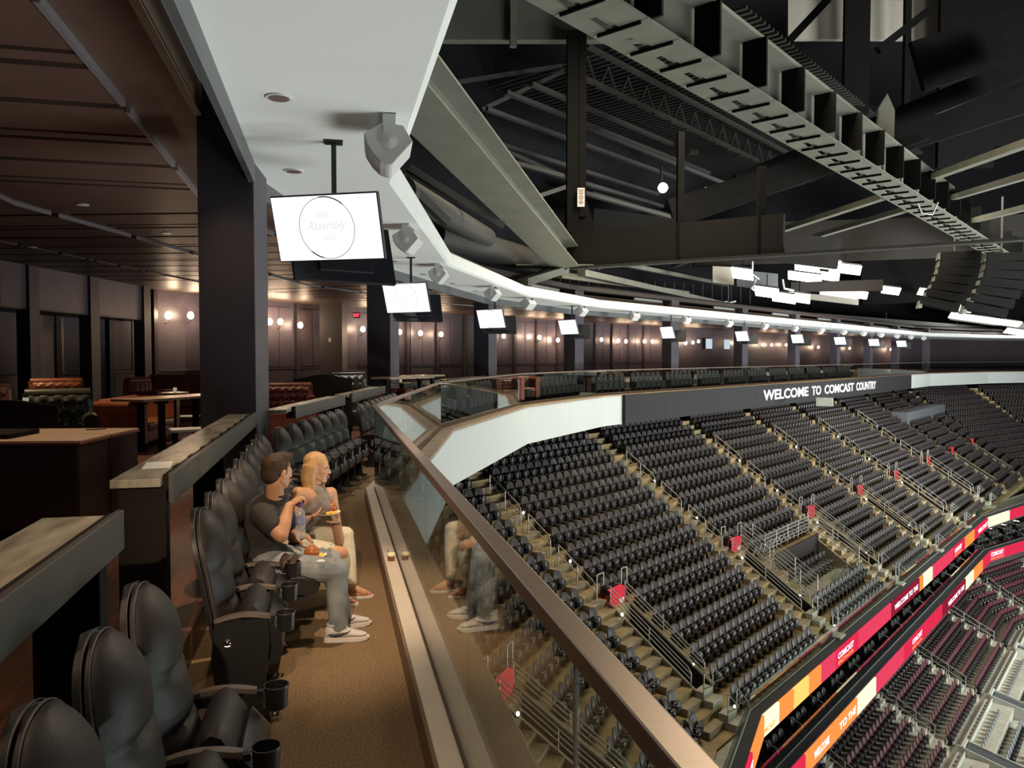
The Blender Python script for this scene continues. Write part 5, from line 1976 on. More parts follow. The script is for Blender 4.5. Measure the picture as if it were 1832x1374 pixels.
# loge boxes with grey seats
zb = zl(LROW[-1]) - .35
structure(LB.sweep(MB(), LBQ(-6), LB.S[-1], rect(12.55 - 9.9, 22 - 9.9, zb - .8, zb - .5)), 'floor', M['concrete_pale'], 'pale floor of the loge boxes at the bottom right', 'floor')
bxs = [4.9, 12.95, 20.5, 29.75]
mbg = MB()
ng = 0
for k, t in enumerate(bxs):
    q = LBQ(t)
    W_ = T(empty('loge_partition', tuple(LB.pt(q, 12.2 - 9.9, zb)), LB.rz(q)), 'pale loge box partition wall with a dark top, %s from the bottom edge' % ORD[k], 'partition', 'loge partitions')
    MB().prism([(0, .75), (7.5, -.9), (7.5, -3.0), (0, -.8)], lambda x, y, c: Vector((x, c, y)), (-.03, .03)).build('wall', M['box_white'], W_)
    MB().prism([(0, .75), (7.5, -.9), (7.5, -3.0), (0, -.8)], lambda x, y, c: Vector((x, c, y)), (.92, .98)).build('wall', M['box_white'], W_)
    MB().prism([(.1, .62), (7.5, -1.02), (7.5, -1.12), (.1, .52)], lambda x, y, c: Vector((x, c, y)), (.03, .92)).build('dark_top', M['box_dark'], W_)
    MB().bx(-.08, .06, -.06, 1.0, .66, .80).build('end_cap', M['box_white'], W_)
    t1 = bxs[k + 1] if k + 1 < len(bxs) else t + 9
    L_ = T(empty('drink_ledge', tuple(LB.pt(q, 12.1 - 9.9, zb)), 0), 'pale cup ledge along the front of a loge box, %s from the bottom edge' % ORD[k], 'ledge', 'loge cup ledges')
    iv5 = Matrix.Translation(-L_.location)
    mb = LB.sweep(MB(), LBQ(t + 1.1), LBQ(t1 - .1), rect(12.0 - 9.9, 12.32 - 9.9, zb + .42, zb + .50))
    mb.v = [tuple(iv5 @ Vector(v)) for v in mb.v]
    mb.build('shelf', M['box_white'], L_)
    mb = LB.sweep(MB(), LBQ(t + 1.1), LBQ(t1 - .1), rect(12.30 - 9.9, 12.34 - 9.9, zb - .6, zb + .62))
    mb.v = [tuple(iv5 @ Vector(v)) for v in mb.v]
    mb.build('front_panel', M['box_white'], L_)
    mb = MB()
    nn = int((t1 - t - 1.4) / .5)
    for j in range(nn):
        mb.lathe([(.065, .0), (.065, .012), (.03, .013)], 10, LB.pt(LBQ(t + 1.4 + .5 * j), 12.14 - 9.9, zb + .50) - L_.location)
    mb.build('cup_holes', M['box_dark'], L_)
    L_.children[-1]['kind'] = 'stuff'
    for r_ in range(4):
        d = 12.95 + 1.0 * r_
        zz = zb - .30 - .22 * r_
        n = int((t1 - t - 2.2) / .52)
        for j in range(n):
            qq = LBQ(t + 1.5 + .52 * j)
            P = LB.pt(qq, d - 9.9, zz)
            x, y, dep = pix(P + Vector((0, 0, .6)))
            if x < 1860 and y < 1390:
                o = bpy.data.objects.new('grey_seat', ME_GREY)
                COL.objects.link(o)
                o.location = P
                o.rotation_euler = (0, 0, LB.rz(qq))
                T(o, '%s grey seat in the %s row of the %s loge box from the bottom' % (ORD[j], ORD[r_], ORD[k]), 'seat', 'grey loge seats')
    structure(LB.sweep(MB(), LBQ(t + 1.0), LBQ(t1), rect(12.35 - 9.9, 17 - 9.9, zb - .5, zb - .30)), 'floor', M['concrete_pale'], 'pale terrace of the loge box, %s from the bottom edge' % ORD[k], 'floor')

# end wall and opening under the far corner
P = RING.pt(LED1 + 8, -3.5, -5)
structure(MB().bx(-1.2, 1.2, -7.5, 7.5, -1.2, .3), 'wall_right', M['grey_panel'], 'slate end wall above the far seating block', 'wall').location = BOWL.pt(qt(53), -1.0 - DREF + 1.6, -3.4)
bpy.context.view_layer.update()
ew = [o for o in COL.objects if o.name.startswith('wall_right')][-1]
ew.rotation_euler = (0, 0, BOWL.rz(qt(53)))
cbx = at(1475, 719, D=48)
T(MB().bx(-.5, .5, -.35, .35, -.25, .25).build('projector_box', M['box_white'], loc=cbx, rz=-.6, bevel=.02), 'small white projector box under the message screen', 'box')

# ================================================================== ROOF STEEL
U3, N3 = Vector((U2.x, U2.y, 0)), Vector((N2.x, N2.y, 0))


def onto(px, py, P0, dr):
    """point on the line P0 + s*dr closest to the view ray (used to read lengths along a known member)"""
    r = ray(px, py).normalized()
    w0 = Vector((0, 0, EYE)) - P0
    a, b, c = 1.0, r.dot(dr), dr.dot(dr)
    d, e = r.dot(w0), dr.dot(w0)
    s_ = (a * e - b * d) / (a * c - b * b)
    return s_


def sb(p0, p1, w, h, name, mat, label, up=(0, 0, 1)):
    mb = MB().bar(p0, p1, w, h, up)
    return structure(mb, name, M[mat], label, 'beam')


# roof deck and the dark envelope
structure(MB().bx(-70, 140, -60, 160, 36, 36.4), 'ceiling', M['roof_deck'], 'dark roof deck high over the arena', 'roof')
structure(RING.sweep(MB(), 0, Q_END, rect(-17.5, -17.2, -16, 36)), 'wall_left', M['roof_deck'], 'dark outer wall of the arena behind the lounge', 'wall')
structure(RING.sweep(MB(), 0, Q_END, rect(-17.3, -2.2, 5.16, 5.3)), 'ceiling', M['roof_deck'], 'dark top of the lounge roof', 'roof')
structure(MB().bx(-60, 140, 105, 106, -30, 36), 'wall_back', M['roof_deck'], 'black far wall of the arena', 'wall')
structure(MB().bx(106, 107, -60, 106, -30, 36), 'wall_right', M['roof_deck'], 'black far end wall of the arena', 'wall')
structure(MB().bx(8, 106, -60, 60, -24.5, -24), 'floor', M['concrete_pale'], 'pale event floor far below the stands', 'floor')

# corrugated deck ribs and bar joists over the corner, above the black post
Hd = 17.5
jd = T(empty('roof_joists', (14, 42, Hd)), 'grey bar joists with zigzag webs under the ribbed deck', 'joists', kind='structure')
oj = Vector((14, 42, Hd))
JL = [((1050, 82), (1440, 288)), ((1046, 140), (1350, 300)), ((950, 150), (1200, 262)), ((905, 165), (1260, 330)), ((870, 195), (1200, 345)), ((868, 250), (1170, 372)), ((900, 285), (1180, 385)), ((1044, 345), (1290, 420))]
for (a, b) in JL:
    A = at(*a, D=44)
    s1 = onto(b[0], b[1], A, U3)
    Bp = A + U3 * max(6, min(60, s1))
    MB().bar(A - oj, Bp - oj, .30, .22).build('joist_chord', M['steel_mid'], jd)
A = at(1050, 100, D=44)
A2 = A - Vector((0, 0, 1.6))
n_ = 16
mb = MB()
for j in range(n_):
    p = A + U3 * (2.2 * j)
    mb.bar(p - oj, A2 + U3 * (2.2 * j + 1.1) - oj, .10, .10)
    mb.bar(A2 + U3 * (2.2 * j + 1.1) - oj, p + U3 * 2.2 - oj, .10, .10)
mb.build('joist_web', M['steel_mid'], jd)
mb = MB()
base = at(930, 170, D=52)
for j in range(64):
    p = base + U3 * (.62 * j) + Vector((0, 0, 1.2))
    mb.bar(p - N3 * 3 - oj, p + N3 * 16 - oj, .22, .16)
mb.build('deck_ribs', M['steel_mid'], jd)
jd.children[-1]['kind'] = 'stuff'

# big slotted girder running along the long side
HG = 8.0
g0_ = at(1090, 40, Z=EYE + HG)
gd = T(empty('slotted_girder', tuple(g0_)), 'huge grey slotted roof girder crossing the top right of the photo', 'girder', kind='structure')
Ltot = 78
w_ = 1.6
l_ = lambda s_, c, z: U3 * s_ + N3 * c + Vector((0, 0, z))
S0 = -12.0
n_ = 0
mbp, pitch = None, 1.55
j = 0
while S0 + pitch * j < Ltot:
    s_ = S0 + pitch * j
    # underside plates leave a slot at each bay
    hw = w_ / 2
    mb = MB()
    for (sa, sb_, ca, cb) in ((s_, s_ + pitch * .45, -hw, hw), (s_ + pitch * .45, s_ + pitch * .98, -hw, -hw * .42), (s_ + pitch * .45, s_ + pitch * .98, hw * .05, hw)):
        mb.hexa([l_(sa, ca, 0), l_(sa, cb, 0), l_(sb_, cb, 0), l_(sb_, ca, 0), l_(sa, ca, .06), l_(sa, cb, .06), l_(sb_, cb, .06), l_(sb_, ca, .06)])
    mb.build('flange_plate', M['steel_roof'], gd)
    mb = MB().bar(l_(s_ + pitch * .99, -hw * .75, -.04), l_(s_ + pitch * .99, hw * .8, -.04), .05, .09)
    mb.build('batten', M['steel_dark'], gd)
    if j % 2 == 0:
        MB().bar(l_(s_ + .2, hw * .9, .06), l_(s_ + .2, hw * .9, 1.5), .10, .75, tuple(N3)).build('stiffener', M['steel_dark'], gd)
    j += 1
MB().hexa([l_(S0, -hw * .2, .06), l_(S0, hw * .30, .06), l_(Ltot, hw * .30, .06), l_(Ltot, -hw * .2, .06), l_(S0, -hw * .2, 1.5), l_(S0, hw * .30, 1.5), l_(Ltot, hw * .30, 1.5), l_(Ltot, -hw * .2, 1.5)]).build('web', M['steel_roof'], gd)
MB().hexa([l_(S0, -hw, 1.5), l_(S0, hw * 1.15, 1.5), l_(34, hw * 1.15, 1.5), l_(34, -hw, 1.5), l_(S0, -hw, 1.62), l_(S0, hw * 1.15, 1.62), l_(34, hw * 1.15, 1.62), l_(34, -hw, 1.62)]).build('top_flange', M['steel_roof'], gd)
pk = at(1583, 240, D=37)
structure(MB().prism([(-.38, -1.5), (.38, -1.3), (.42, 1.1), (.05, 1.9), (-.36, 1.2)], lambda x, y, c: pk + RGT * x + Vector((0, 0, y)) + FWD * c, (-.1, .1)), 'beam', M['steel_roof'], 'pale pointed gusset plate standing on the slotted girder', 'gusset')

# raking beam from upper left down to the node
nd = at(1012, 478, D=34)
ra = at(742, 190, D=15.5)
rb_ = T(empty('raking_beam', tuple(nd)), 'broad grey raking roof beam running from the soffit edge to the black post foot', 'beam', kind='structure')
dv = (ra - nd)
ext = dv * 1.35
MB().bar((0, 0, 0), ext, 1.25, .06).build('bottom_flange', M['steel_roof'], rb_)
MB().bar(Vector((0, 0, .45)), ext + Vector((0, 0, .45)), .10, .9).build('web', M['steel_roof'], rb_)
MB().bar(Vector((0, 0, .9)), ext + Vector((0, 0, .9)), 1.1, .06).build('top_flange', M['steel_roof'], rb_)
gp = MB()
for j in range(11):
    gp.lathe([(.06, 0), (.06, .05), (.02, .07)], 8, nd + Vector((-1.4 + .30 * j, .12 * (j % 3), -.02)) - nd, Matrix.Rotation(pi, 3, 'X'))
gp.build('bolts', M['steel_mid'], rb_)
rb_.children[-1]['kind'] = 'stuff'
MB().bar(RGT * -2.2 + Vector((0, 0, .03)), RGT * 1.7 + Vector((0, 0, .03)), 1.3, .05).build('gusset_plate', M['steel_roof'], rb_)

# black post with its notice, big grey plate girder on top
pb_, pt_ = at(1030, 478, D=34.6), at(1030, 66, D=34.6)
post = T(empty('roof_post', tuple(pb_)), 'black steel post with a white notice, rising from the beam node', 'post', kind='structure')
ph = pt_.z - pb_.z
MB().bx(-.42, .08, -.4, .4, 1.5, ph).build('shaft', M['steel_dark'], post).rotation_euler = (0, 0, -YAW)
MB().bx(.10, .42, -.4, .4, 2.2, ph).build('shaft', M['steel_dark'], post).rotation_euler = (0, 0, -YAW)
MB().prism([(-.6, 0), (1.3, 0), (.42, 3.0), (-.45, 3.0)], lambda x, y, c: Vector((x * cos(YAW) + c * sin(YAW), -x * sin(YAW) + c * cos(YAW), y)), (-.3, .3)).build('foot_plate', M['steel_dark'], post)
pn = at(1039.5, 353, D=33.9)
nt_ = T(empty('notice', tuple(pn), -YAW), 'white printed notice fixed to the black roof post', 'sign')
MB().bx(-.16, .16, -.01, .01, -.41, .41).build('sheet', M['paper'], nt_)
mb = MB()
for j in range(9):
    wdt = (.13, .09, .11, .07, .12, .10, .06, .11, .08)[j]
    mb.bx(-wdt, wdt, -.014, -.010, .30 - .075 * j, .335 - .075 * j)
mb.build('print_lines', M['edge_red'], nt_)
g1, g2 = at(772, 36, D=35), at(1095, 36, D=35)
structure(MB().bar(g1 - RGT * 2, g2 + RGT * 3, .5, 1.95 * 1.0), 'beam', M['steel_roof'], 'grey plate girder across the top of the black post', 'girder')
s0_ = at(918, 40, D=34.5)
structure(MB().bar(s0_ - Vector((0, 0, 1.1)), s0_ + Vector((0, 0, 1.1)), .22, .3), 'beam', M['steel_roof'], 'vertical stiffener on the plate girder', 'stiffener')

# black truss from the node across the bowl, rafters, posts
nb_ = nd + Vector((.3, 0, -.05))
tr_dir = at(1832, 428, D=25.6) - nb_
tr = T(empty('black_truss', tuple(nb_)), 'deep black truss crossing above the bowl from the post foot to the right edge', 'truss', kind='structure')
dr_ = tr_dir * 1.5
MB().bar((0, 0, 0), dr_, .5, .10).build('bottom_chord', M['steel_mid'], tr)
MB().bar(Vector((0, 0, .8)), dr_ * .36 + Vector((0, 0, .8)), .34, 1.5).build('web_plate', M['roof_band'], tr)
for px, top in ((1215, 240), (1360, 300)):
    s_ = onto(px, 440, nb_, tr_dir.normalized())
    b_ = tr_dir.normalized() * s_
    dpt = (nb_ + b_ - Vector((0, 0, EYE))).dot(FWD)
    tz = at(px, top, D=dpt).z - nb_.z
    wv = {1530: .95, 1720: .8}.get(px, .26)
    MB().bar(b_ + Vector((0, 0, .1)), b_ + Vector((0, 0, tz)), wv, .35, tuple(FWD)).build('vertical', M['steel_dark'], tr)
for (p0, D0), (p1, D1), w2 in ((((1205, 475), 62), ((1580, 352), 40), .42), (((1330, 462), 70), ((1622, 374), 44), .42), (((1640, 327), 42), ((1840, 255), 30), .42), (((1690, 358), 46), ((1840, 313), 34), .36), (((1735, 396), 50), ((1840, 370), 40), .34),
                               (((1040, 488), 36), ((1300, 545), 66), .40), (((1000, 492), 37), ((1230, 525), 60), .30), (((1100, 470), 50), ((1300, 510), 78), .40), (((935, 505), 30), ((1010, 482), 35), .45)):
    sb(at(*p0, D=D0), at(*p1, D=D1), w2, .3, 'beam', 'steel_roof', 'grey roof rafter seen from below near %s' % ('the floodlights' if p0[1] > 450 else 'the slotted girder'))
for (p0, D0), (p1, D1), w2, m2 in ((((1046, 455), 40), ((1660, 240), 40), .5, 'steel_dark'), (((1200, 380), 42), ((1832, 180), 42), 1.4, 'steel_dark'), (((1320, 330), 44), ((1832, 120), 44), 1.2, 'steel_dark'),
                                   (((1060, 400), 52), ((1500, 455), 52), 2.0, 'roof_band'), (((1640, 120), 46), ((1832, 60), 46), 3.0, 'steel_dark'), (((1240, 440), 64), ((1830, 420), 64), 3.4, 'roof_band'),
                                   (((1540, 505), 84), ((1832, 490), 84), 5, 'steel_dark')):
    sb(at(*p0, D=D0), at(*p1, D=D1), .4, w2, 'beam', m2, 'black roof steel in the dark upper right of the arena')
for (p0, p1, D0) in (((770, 250), (1008, 315), 40), ((730, 300), (900, 405), 24), ((716, 318), (800, 398), 20), ((800, 150), (1005, 118), 44), ((862, 196), (1008, 128), 44), ((866, 255), (868, 190), 44), ((1040, 225), (1300, 330), 50), ((870, 255), (1040, 330), 44), ((950, 355), (1010, 335), 40), ((1060, 345), (1230, 395), 56)):
    sb(at(*p0, D=D0), at(*p1, D=D0 * 1.05), .22, .22, 'beam', 'steel_mid', 'thin grey roof brace left of the black post')
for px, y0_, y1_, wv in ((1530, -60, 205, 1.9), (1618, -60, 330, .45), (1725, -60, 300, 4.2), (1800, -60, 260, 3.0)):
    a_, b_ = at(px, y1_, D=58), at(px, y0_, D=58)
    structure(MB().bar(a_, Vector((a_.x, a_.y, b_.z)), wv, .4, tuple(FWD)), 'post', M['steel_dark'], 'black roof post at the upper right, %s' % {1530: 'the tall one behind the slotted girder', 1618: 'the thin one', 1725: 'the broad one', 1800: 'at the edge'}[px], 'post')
# upper end wall pieces catching light
for (pts_, D0) in ((((1410, 0), (1700, 0), (1670, 70), (1410, 70)), 60),):
    P = [at(*p, D=D0) for p in pts_]
    structure(MB().hexa([P[3], P[2], P[1], P[0]] + [p + FWD * .4 for p in (P[3], P[2], P[1], P[0])]), 'wall_back', M['pale_wall'], 'grey roof plate above the dark posts', 'plate')
sb(at(1660, 20, D=52), at(1570, 90, D=52), .5, .5, 'beam', 'steel_dark', 'dark brace crossing the grey roof plate')
sb(at(1480, 0, D=52), at(1410, 75, D=52), .5, .5, 'beam', 'steel_dark', 'dark brace left of the grey roof plate')

# round ducts behind the soffit edge
for (p0, p1, D0, D1, r_) in (((770, 418), (985, 474), 26, 40, .55), ((720, 340), (870, 425), 20, 30, .38), ((780, 440), (1010, 487), 27, 42, .28)):
    A, B_ = at(*p0, D=D0), at(*p1, D=D1)
    T(MB().tube([A, B_], r_, 18).build('air_duct', M['duct'], smooth=50), 'grey round duct behind the soffit edge, %s' % {418: 'the thickest one', 340: 'the upper one', 440: 'the lowest thin one'}[p0[1]], 'duct', kind='structure')
hang = T(empty('hanger_rods', tuple(at(1000, 500, D=44))), 'row of thin hanger rods in the dark band over the soffit', 'rods', kind='structure')
for j in range(22):
    px = 985 + 17 * j
    a_, b_ = at(px, 497 + j * .6, D=44 + j), at(px, 522 + j * 1.0, D=44 + j)
    MB().tube([a_ - hang.location, b_ - hang.location], .03, 5).build('rod', M['steel_mid'], hang)
sb(at(930, 540, D=40), at(1500, 590, D=84), .6, .4, 'beam', 'steel_mid', 'long dark edge beam just above the soffit')
sb(at(1180, 545, D=60), at(1760, 588, D=96), .8, .5, 'beam', 'steel_mid', 'second long dark edge beam above the soffit')

# bright arena floodlights, each fixture its own
FLD = [((1443, 464), 62, 2.0, .5), ((1478, 473), 62, 1.8, .5), ((1512, 481), 62, 1.9, .5), ((1444, 483), 66, 1.6, .8), ((1440, 496), 66, 2.2, .6), ((1478, 494), 70, 1.8, .5), ((1328, 490), 52, 1.1, .3), ((1372, 523), 54, 1.3, .35), ((1402, 533), 56, 1.3, .35), ((1430, 533), 57, 1.2, .35),
       ((1500, 524), 72, 2.6, .6), ((1527, 526), 74, 2.0, .5), ((1594, 520), 76, 1.3, .45), ((1657, 523), 80, 1.2, .5), ((1697, 549), 86, 1.6, .7), ((1722, 552), 86, 1.6, .6), ((1745, 570), 88, 4.2, .8), ((1790, 576), 90, 3.2, .9), ((1820, 594), 92, 2.0, .35)]
for i, ((px, py), D0, wd, hg) in enumerate(FLD):
    p_ = at(px, py, D=D0)
    t = T(empty('floodlight', tuple(p_), -YAW - .4), 'bright white arena floodlight, %s counted along the roof from the left cluster' % ORD[i], 'floodlight', 'arena floodlights')
    f_ = MB().box((0, 0, 0), (wd * 1.25, 2.0, .08), Matrix.Rotation(radians(10), 3, 'Y') @ Matrix.Rotation(radians(-14), 3, 'X'))
    f_.build('lamp_face', M['arena_lamp'], t)
    MB().box((0, .05, .13), (wd * 1.2, 1.9, .14), Matrix.Rotation(radians(10), 3, 'Y') @ Matrix.Rotation(radians(-14), 3, 'X')).build('housing', M['steel_mid'], t)
    MB().bar((0, 0, .2), (0, .1, 1.3), .06, .06).build('hanger', M['steel_dark'], t)
for i, ((px, py), D0) in enumerate((((1303, 541), 54), ((1585, 579), 84), ((1712, 594), 92))):
    p_ = at(px, py, D=D0)
    t = T(empty('small_floodlight', tuple(p_), -YAW), 'small twin work light hanging above the soffit, %s from the left' % ORD[i], 'floodlight')
    for s_ in (-.35, .25):
        MB().box((s_, 0, .03 * s_), (.5, .4, .1), Matrix.Rotation(radians(-15), 3, 'Y')).build('head', M['tag'], t)
    MB().bar((0, 0, 0), (0, 0, 1.2), .06, .06).build('stem', M['steel_mid'], t)
wf = at(1186, 336, D=40)
t = T(empty('work_flood', tuple(wf)), 'single warm glowing work light hanging in the dark roof steel', 'floodlight')
MB().ball((0, 0, 0), .26).build('lamp', M['warm_flood'], t, smooth=60)
MB().bar((0, .2, .2), (0, .2, 1.2), .12, .12).build('bracket', M['steel_dark'], t)
lamp_point('work_flood_light', tuple(wf + Vector((0, -.6, -.3))), 250, (1, .85, .6), .2)
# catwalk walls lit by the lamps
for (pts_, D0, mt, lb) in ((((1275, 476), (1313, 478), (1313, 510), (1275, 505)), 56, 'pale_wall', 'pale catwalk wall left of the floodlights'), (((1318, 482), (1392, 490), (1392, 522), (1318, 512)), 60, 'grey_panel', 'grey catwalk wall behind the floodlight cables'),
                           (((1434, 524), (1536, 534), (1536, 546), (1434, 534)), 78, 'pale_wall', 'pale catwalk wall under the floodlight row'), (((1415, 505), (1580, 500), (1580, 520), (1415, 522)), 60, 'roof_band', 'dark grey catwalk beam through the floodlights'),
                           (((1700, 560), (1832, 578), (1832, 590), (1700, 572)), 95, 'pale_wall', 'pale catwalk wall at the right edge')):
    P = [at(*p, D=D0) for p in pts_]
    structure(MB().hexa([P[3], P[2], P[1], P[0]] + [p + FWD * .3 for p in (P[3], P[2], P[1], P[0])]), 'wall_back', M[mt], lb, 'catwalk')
for i, (px, py, px2, py2) in enumerate(((1346, 468, 1358, 500), (1352, 500, 1350, 520), (1400, 500, 1420, 520))):
    a_, b_ = at(px, py, D=54), at(px2, py2, D=54)
    m_ = (a_ + b_) / 2 + Vector((-.3, 0, -.25))
    T(MB().tube([a_, (a_ + m_) / 2 + Vector((.02, 0, -.1)), m_, (m_ + b_) / 2, b_], .07, 8).build('lamp_cable', M['tag'], smooth=60), 'looped pale cable of the left floodlights, %s' % ORD[i], 'cable')
# hanging speaker arrays at the right edge
for i, (px, py, D0) in enumerate(((1706, 505, 56), (1790, 512, 52))):
    p_ = at(px, py, D=D0)
    t = T(empty('speaker_array', tuple(p_), -YAW - .3), 'dark hanging line array of speakers at the right edge, %s' % ['farther one', 'nearer one'][i], 'speaker')
    for j in range(7):
        o = MB().box((-.035 * j * j + .3, 0, 1.9 - .58 * j), (2.6, 1.2, .56), Matrix.Rotation(radians(2.5 * j), 3, 'Y')).build('cabinet', M['steel_dark'], t, bevel=.03)
        MB().prism([(-1.42, -.26), (-1.16, -.26), (-1.12, .26), (-1.30, .26)], lambda x, y, c: Vector((x - .035 * j * j + .3, c, y + 1.9 - .58 * j)), (-.5, .5)).build('horn_edge', M['steel_roof'], o)
    MB().bar((0, 0, 2.1), (0, 0, 6), .1, .1).build('chain', M['steel_mid'], t)
cab = MB().tube([at(1632, 328, D=40), at(1636, 352, D=40), at(1650, 382, D=40), at(1668, 384, D=40), at(1678, 362, D=40)], .04, 6)
T(cab.build('drooping_cable', M['tag'], smooth=60), 'thin pale cable drooping under the slotted girder', 'cable')
for i, (px, py, sz, mt) in enumerate(((1265, 344, (.25, .15, .6), 'warm'), (1332, 350, (.15, .1, .7), 'red'), (1240, 272, (.6, .3, .25), 'tag'))):
    p_ = at(px, py, D=46)
    m2 = {'warm': emit('warm_slit', (1, .7, .5), .8), 'red': pbr('red_box', (.25, .03, .03), .5), 'tag': M['duct']}[mt]
    T(MB().box((0, 0, 0), sz).build('roof_fitting', m2, loc=p_), ['small warm lit slot in the dark roof steel', 'small red box in the dark roof steel', 'small grey winch in the roof steel'][i], 'fitting')

# ================================================================== PEOPLE
def person_mesh(name, mb, mat, parent, voxel, smooth_it=6, fac=.5):
    o = mb.build(name, mat, parent)
    r = o.modifiers.new('union', 'REMESH')
    r.mode = 'VOXEL'
    r.voxel_size = voxel
    r.use_smooth_shade = True
    s_ = o.modifiers.new('relax', 'SMOOTH')
    s_.factor = fac
    s_.iterations = smooth_it
    return o


def chain(mb, pts, rs):
    for i in range(len(pts) - 1):
        mb.capsule(pts[i], pts[i + 1], rs[i], rs[i + 1], 14)


def axes(heading, pitch=0.0, roll=0.0):
    """columns: forward, left, up for a head looking along a plan heading"""
    f = Vector((sin(heading) * cos(pitch), cos(heading) * cos(pitch), sin(pitch)))
    l = Vector((-cos(heading), sin(heading), 0))
    u = f.cross(l)
    if u.z < 0:
        u = -u
    if roll:
        q = Quaternion(f, roll)
        l, u = q @ l, q @ u
    return Matrix((f, l, u)).transposed()


def head_into(mb, c, A, s=1.0, female=False):
    """skull, face, ears added to the body; c = centre of skull at eye height, A axes"""
    g = lambda f, l, u: c + A @ Vector((f * s, l * s, u * s))
    B = lambda f, l, u, r: mb.ball(g(f, l, u), Vector(r) * s, A, 16, 12)
    B(-.012, 0, .035, (.096, .076, .088))
    B(.018, 0, -.005, (.072, .066, .085))
    B(.040, 0, -.062, (.046, .050, .046))
    B(.062, 0, -.092, (.024, .026, .020))           # chin
    for s_ in (-1, 1):
        mb.capsule(g(-.005, s_ * .056, -.045), g(.05, s_ * .026, -.088), .020 * s, .016 * s, 10)     # jaw
        B(.062, s_ * .036, -.020, (.022, .022, .018))        # cheek
        B(-.004, s_ * .076, -.008, (.017, .009, .030))       # ear
        B(.001, s_ * .079, .010, (.013, .007, .014))
        mb.capsule(g(.082, s_ * .014, .022), g(.070, s_ * .046, .020), .010 * s, .009 * s, 8)        # brow
    mb.capsule(g(.086, 0, .012), g(.104, 0, -.024), .008 * s, .0105 * s, 10)  # nose
    for s_ in (-1, 1):
        B(.094, s_ * .009, -.029, (.008, .007, .006))
    B(.086, 0, -.052, (.010, .022, .0065))
    B(.083, 0, -.064, (.011, .019, .0075))
    return g


def face_bits(parent, g, A, s, brow_m, lip_m):
    for s_ in (-1, 1):
        e = MB().ball(g(.078, s_ * .031, .004), Vector((.0105, .0125, .0085)) * s, A, 12, 8).build('eye', M['eye_white'], parent, smooth=60)
        MB().ball(g(.0885, s_ * .031, .004), Vector((.004, .006, .006)) * s, A, 10, 6).build('iris', M['eye_dark'], e, smooth=60)
        MB().capsule(g(.088, s_ * .016, .024), g(.078, s_ * .046, .024), .0042 * s, .003 * s, 8).build('eyebrow', brow_m, parent, smooth=60)
        MB().capsule(g(.0885, s_ * .020, .013), g(.082, s_ * .043, .011), .0026 * s, .0022 * s, 6).build('eyelid', brow_m, e, smooth=60)
    mb = MB().capsule(g(.0935, -.016, -.0565), g(.0935, .016, -.0565), .0055 * s, .0055 * s, 8)
    mb.capsule(g(.0915, -.013, -.0655), g(.0915, .013, -.0655), .006 * s, .006 * s, 8)
    mb.build('lips', lip_m, parent, smooth=60)


def hand_into(mb, wrist, tip_dir, palm_n, side, curl, spread=.22, s=1.0, thumb=None):
    """palm and five fingers; tip_dir along the hand, palm_n out of the palm, side = towards the thumb"""
    t = Vector(tip_dir).normalized()
    p = (Vector(palm_n) - t * Vector(palm_n).dot(t)).normalized()
    d = t.cross(p)
    if d.dot(Vector(side)) < 0:
        d = -d
    Ax = Matrix((t, d, p)).transposed()
    c = Vector(wrist) + t * .052 * s
    mb.ball(c, Vector((.052, .040, .017)) * s, Ax, 14, 10)
    mb.ball(Vector(wrist) + t * .085 * s, Vector((.020, .041, .014)) * s, Ax, 12, 8)
    for k, (off, ln) in enumerate(((.031, .072), (.0105, .082), (-.010, .077), (-.030, .060))):
        cu = curl[k] if isinstance(curl, (list, tuple)) else curl
        b = Vector(wrist) + t * (.090 - .004 * abs(k - 1)) * s + d * off * s
        dr = (t + d * (off * spread * 4)).normalized()
        r = .0088 * s
        seg = [ln * .45 * s, ln * .32 * s, ln * .26 * s]
        ang = 0
        pts = [b - dr * .02 * s, b]
        for q_, L_ in enumerate(seg):
            ang += cu * (.75, 1.0, .7)[q_]
            v = dr * cos(ang) + p * sin(ang)
            pts.append(pts[-1] + v * L_)
        chain(mb, pts, [r * 1.15, r * 1.1, r, r * .92, r * .8])
    b = Vector(wrist) + t * .028 * s + d * .026 * s
    td_ = (t * .65 + d * .75 + p * .35).normalized() if thumb is None else Vector(thumb).normalized()
    m_ = b + td_ * .042 * s
    e_ = m_ + (td_ * .6 + t * .5 + p * .35).normalized() * .034 * s
    f_ = e_ + (td_ * .3 + t * .7 + p * .55).normalized() * .026 * s
    chain(mb, [b, m_, e_, f_], [.015 * s, .0115 * s, .0105 * s, .0085 * s])


M['skin_m'] = pbr('tanned_skin', (.45, .225, .13), .5, noise=.05, scale=12, spec=.35)
M['skin_f'] = pbr('warm_skin', (.50, .26, .155), .48, noise=.05, scale=12, spec=.35)
M['eye_white'] = pbr('eye_white', (.75, .72, .68), .25)
M['eye_dark'] = pbr('dark_iris', (.05, .03, .02), .2)
M['hair_m'] = pbr('dark_brown_hair', (.042, .021, .010), .6, spec=.2, noise=.4, scale=60, stretch=(1, 1, 6), bump=.3, bscale=120)
M['hair_f'] = pbr('blonde_hair', (.44, .245, .10), .42, noise=.35, scale=50, stretch=(6, 6, 1), bump=.3, bscale=120)
M['lip'] = pbr('lip', (.42, .15, .12), .4)
M['tee'] = pbr('charcoal_tshirt', (.022, .018, .016), .85, noise=.15, scale=30, bump=.15, bscale=60)
M['tank'] = pbr('grey_tank_top', (.19, .155, .14), .8, noise=.12, scale=20, bump=.15, bscale=60)
M['jeans'] = pbr('faded_blue_jeans', (.30, .31, .315), .8, col2=(.15, .165, .19), scale=9, bump=.2, bscale=120)
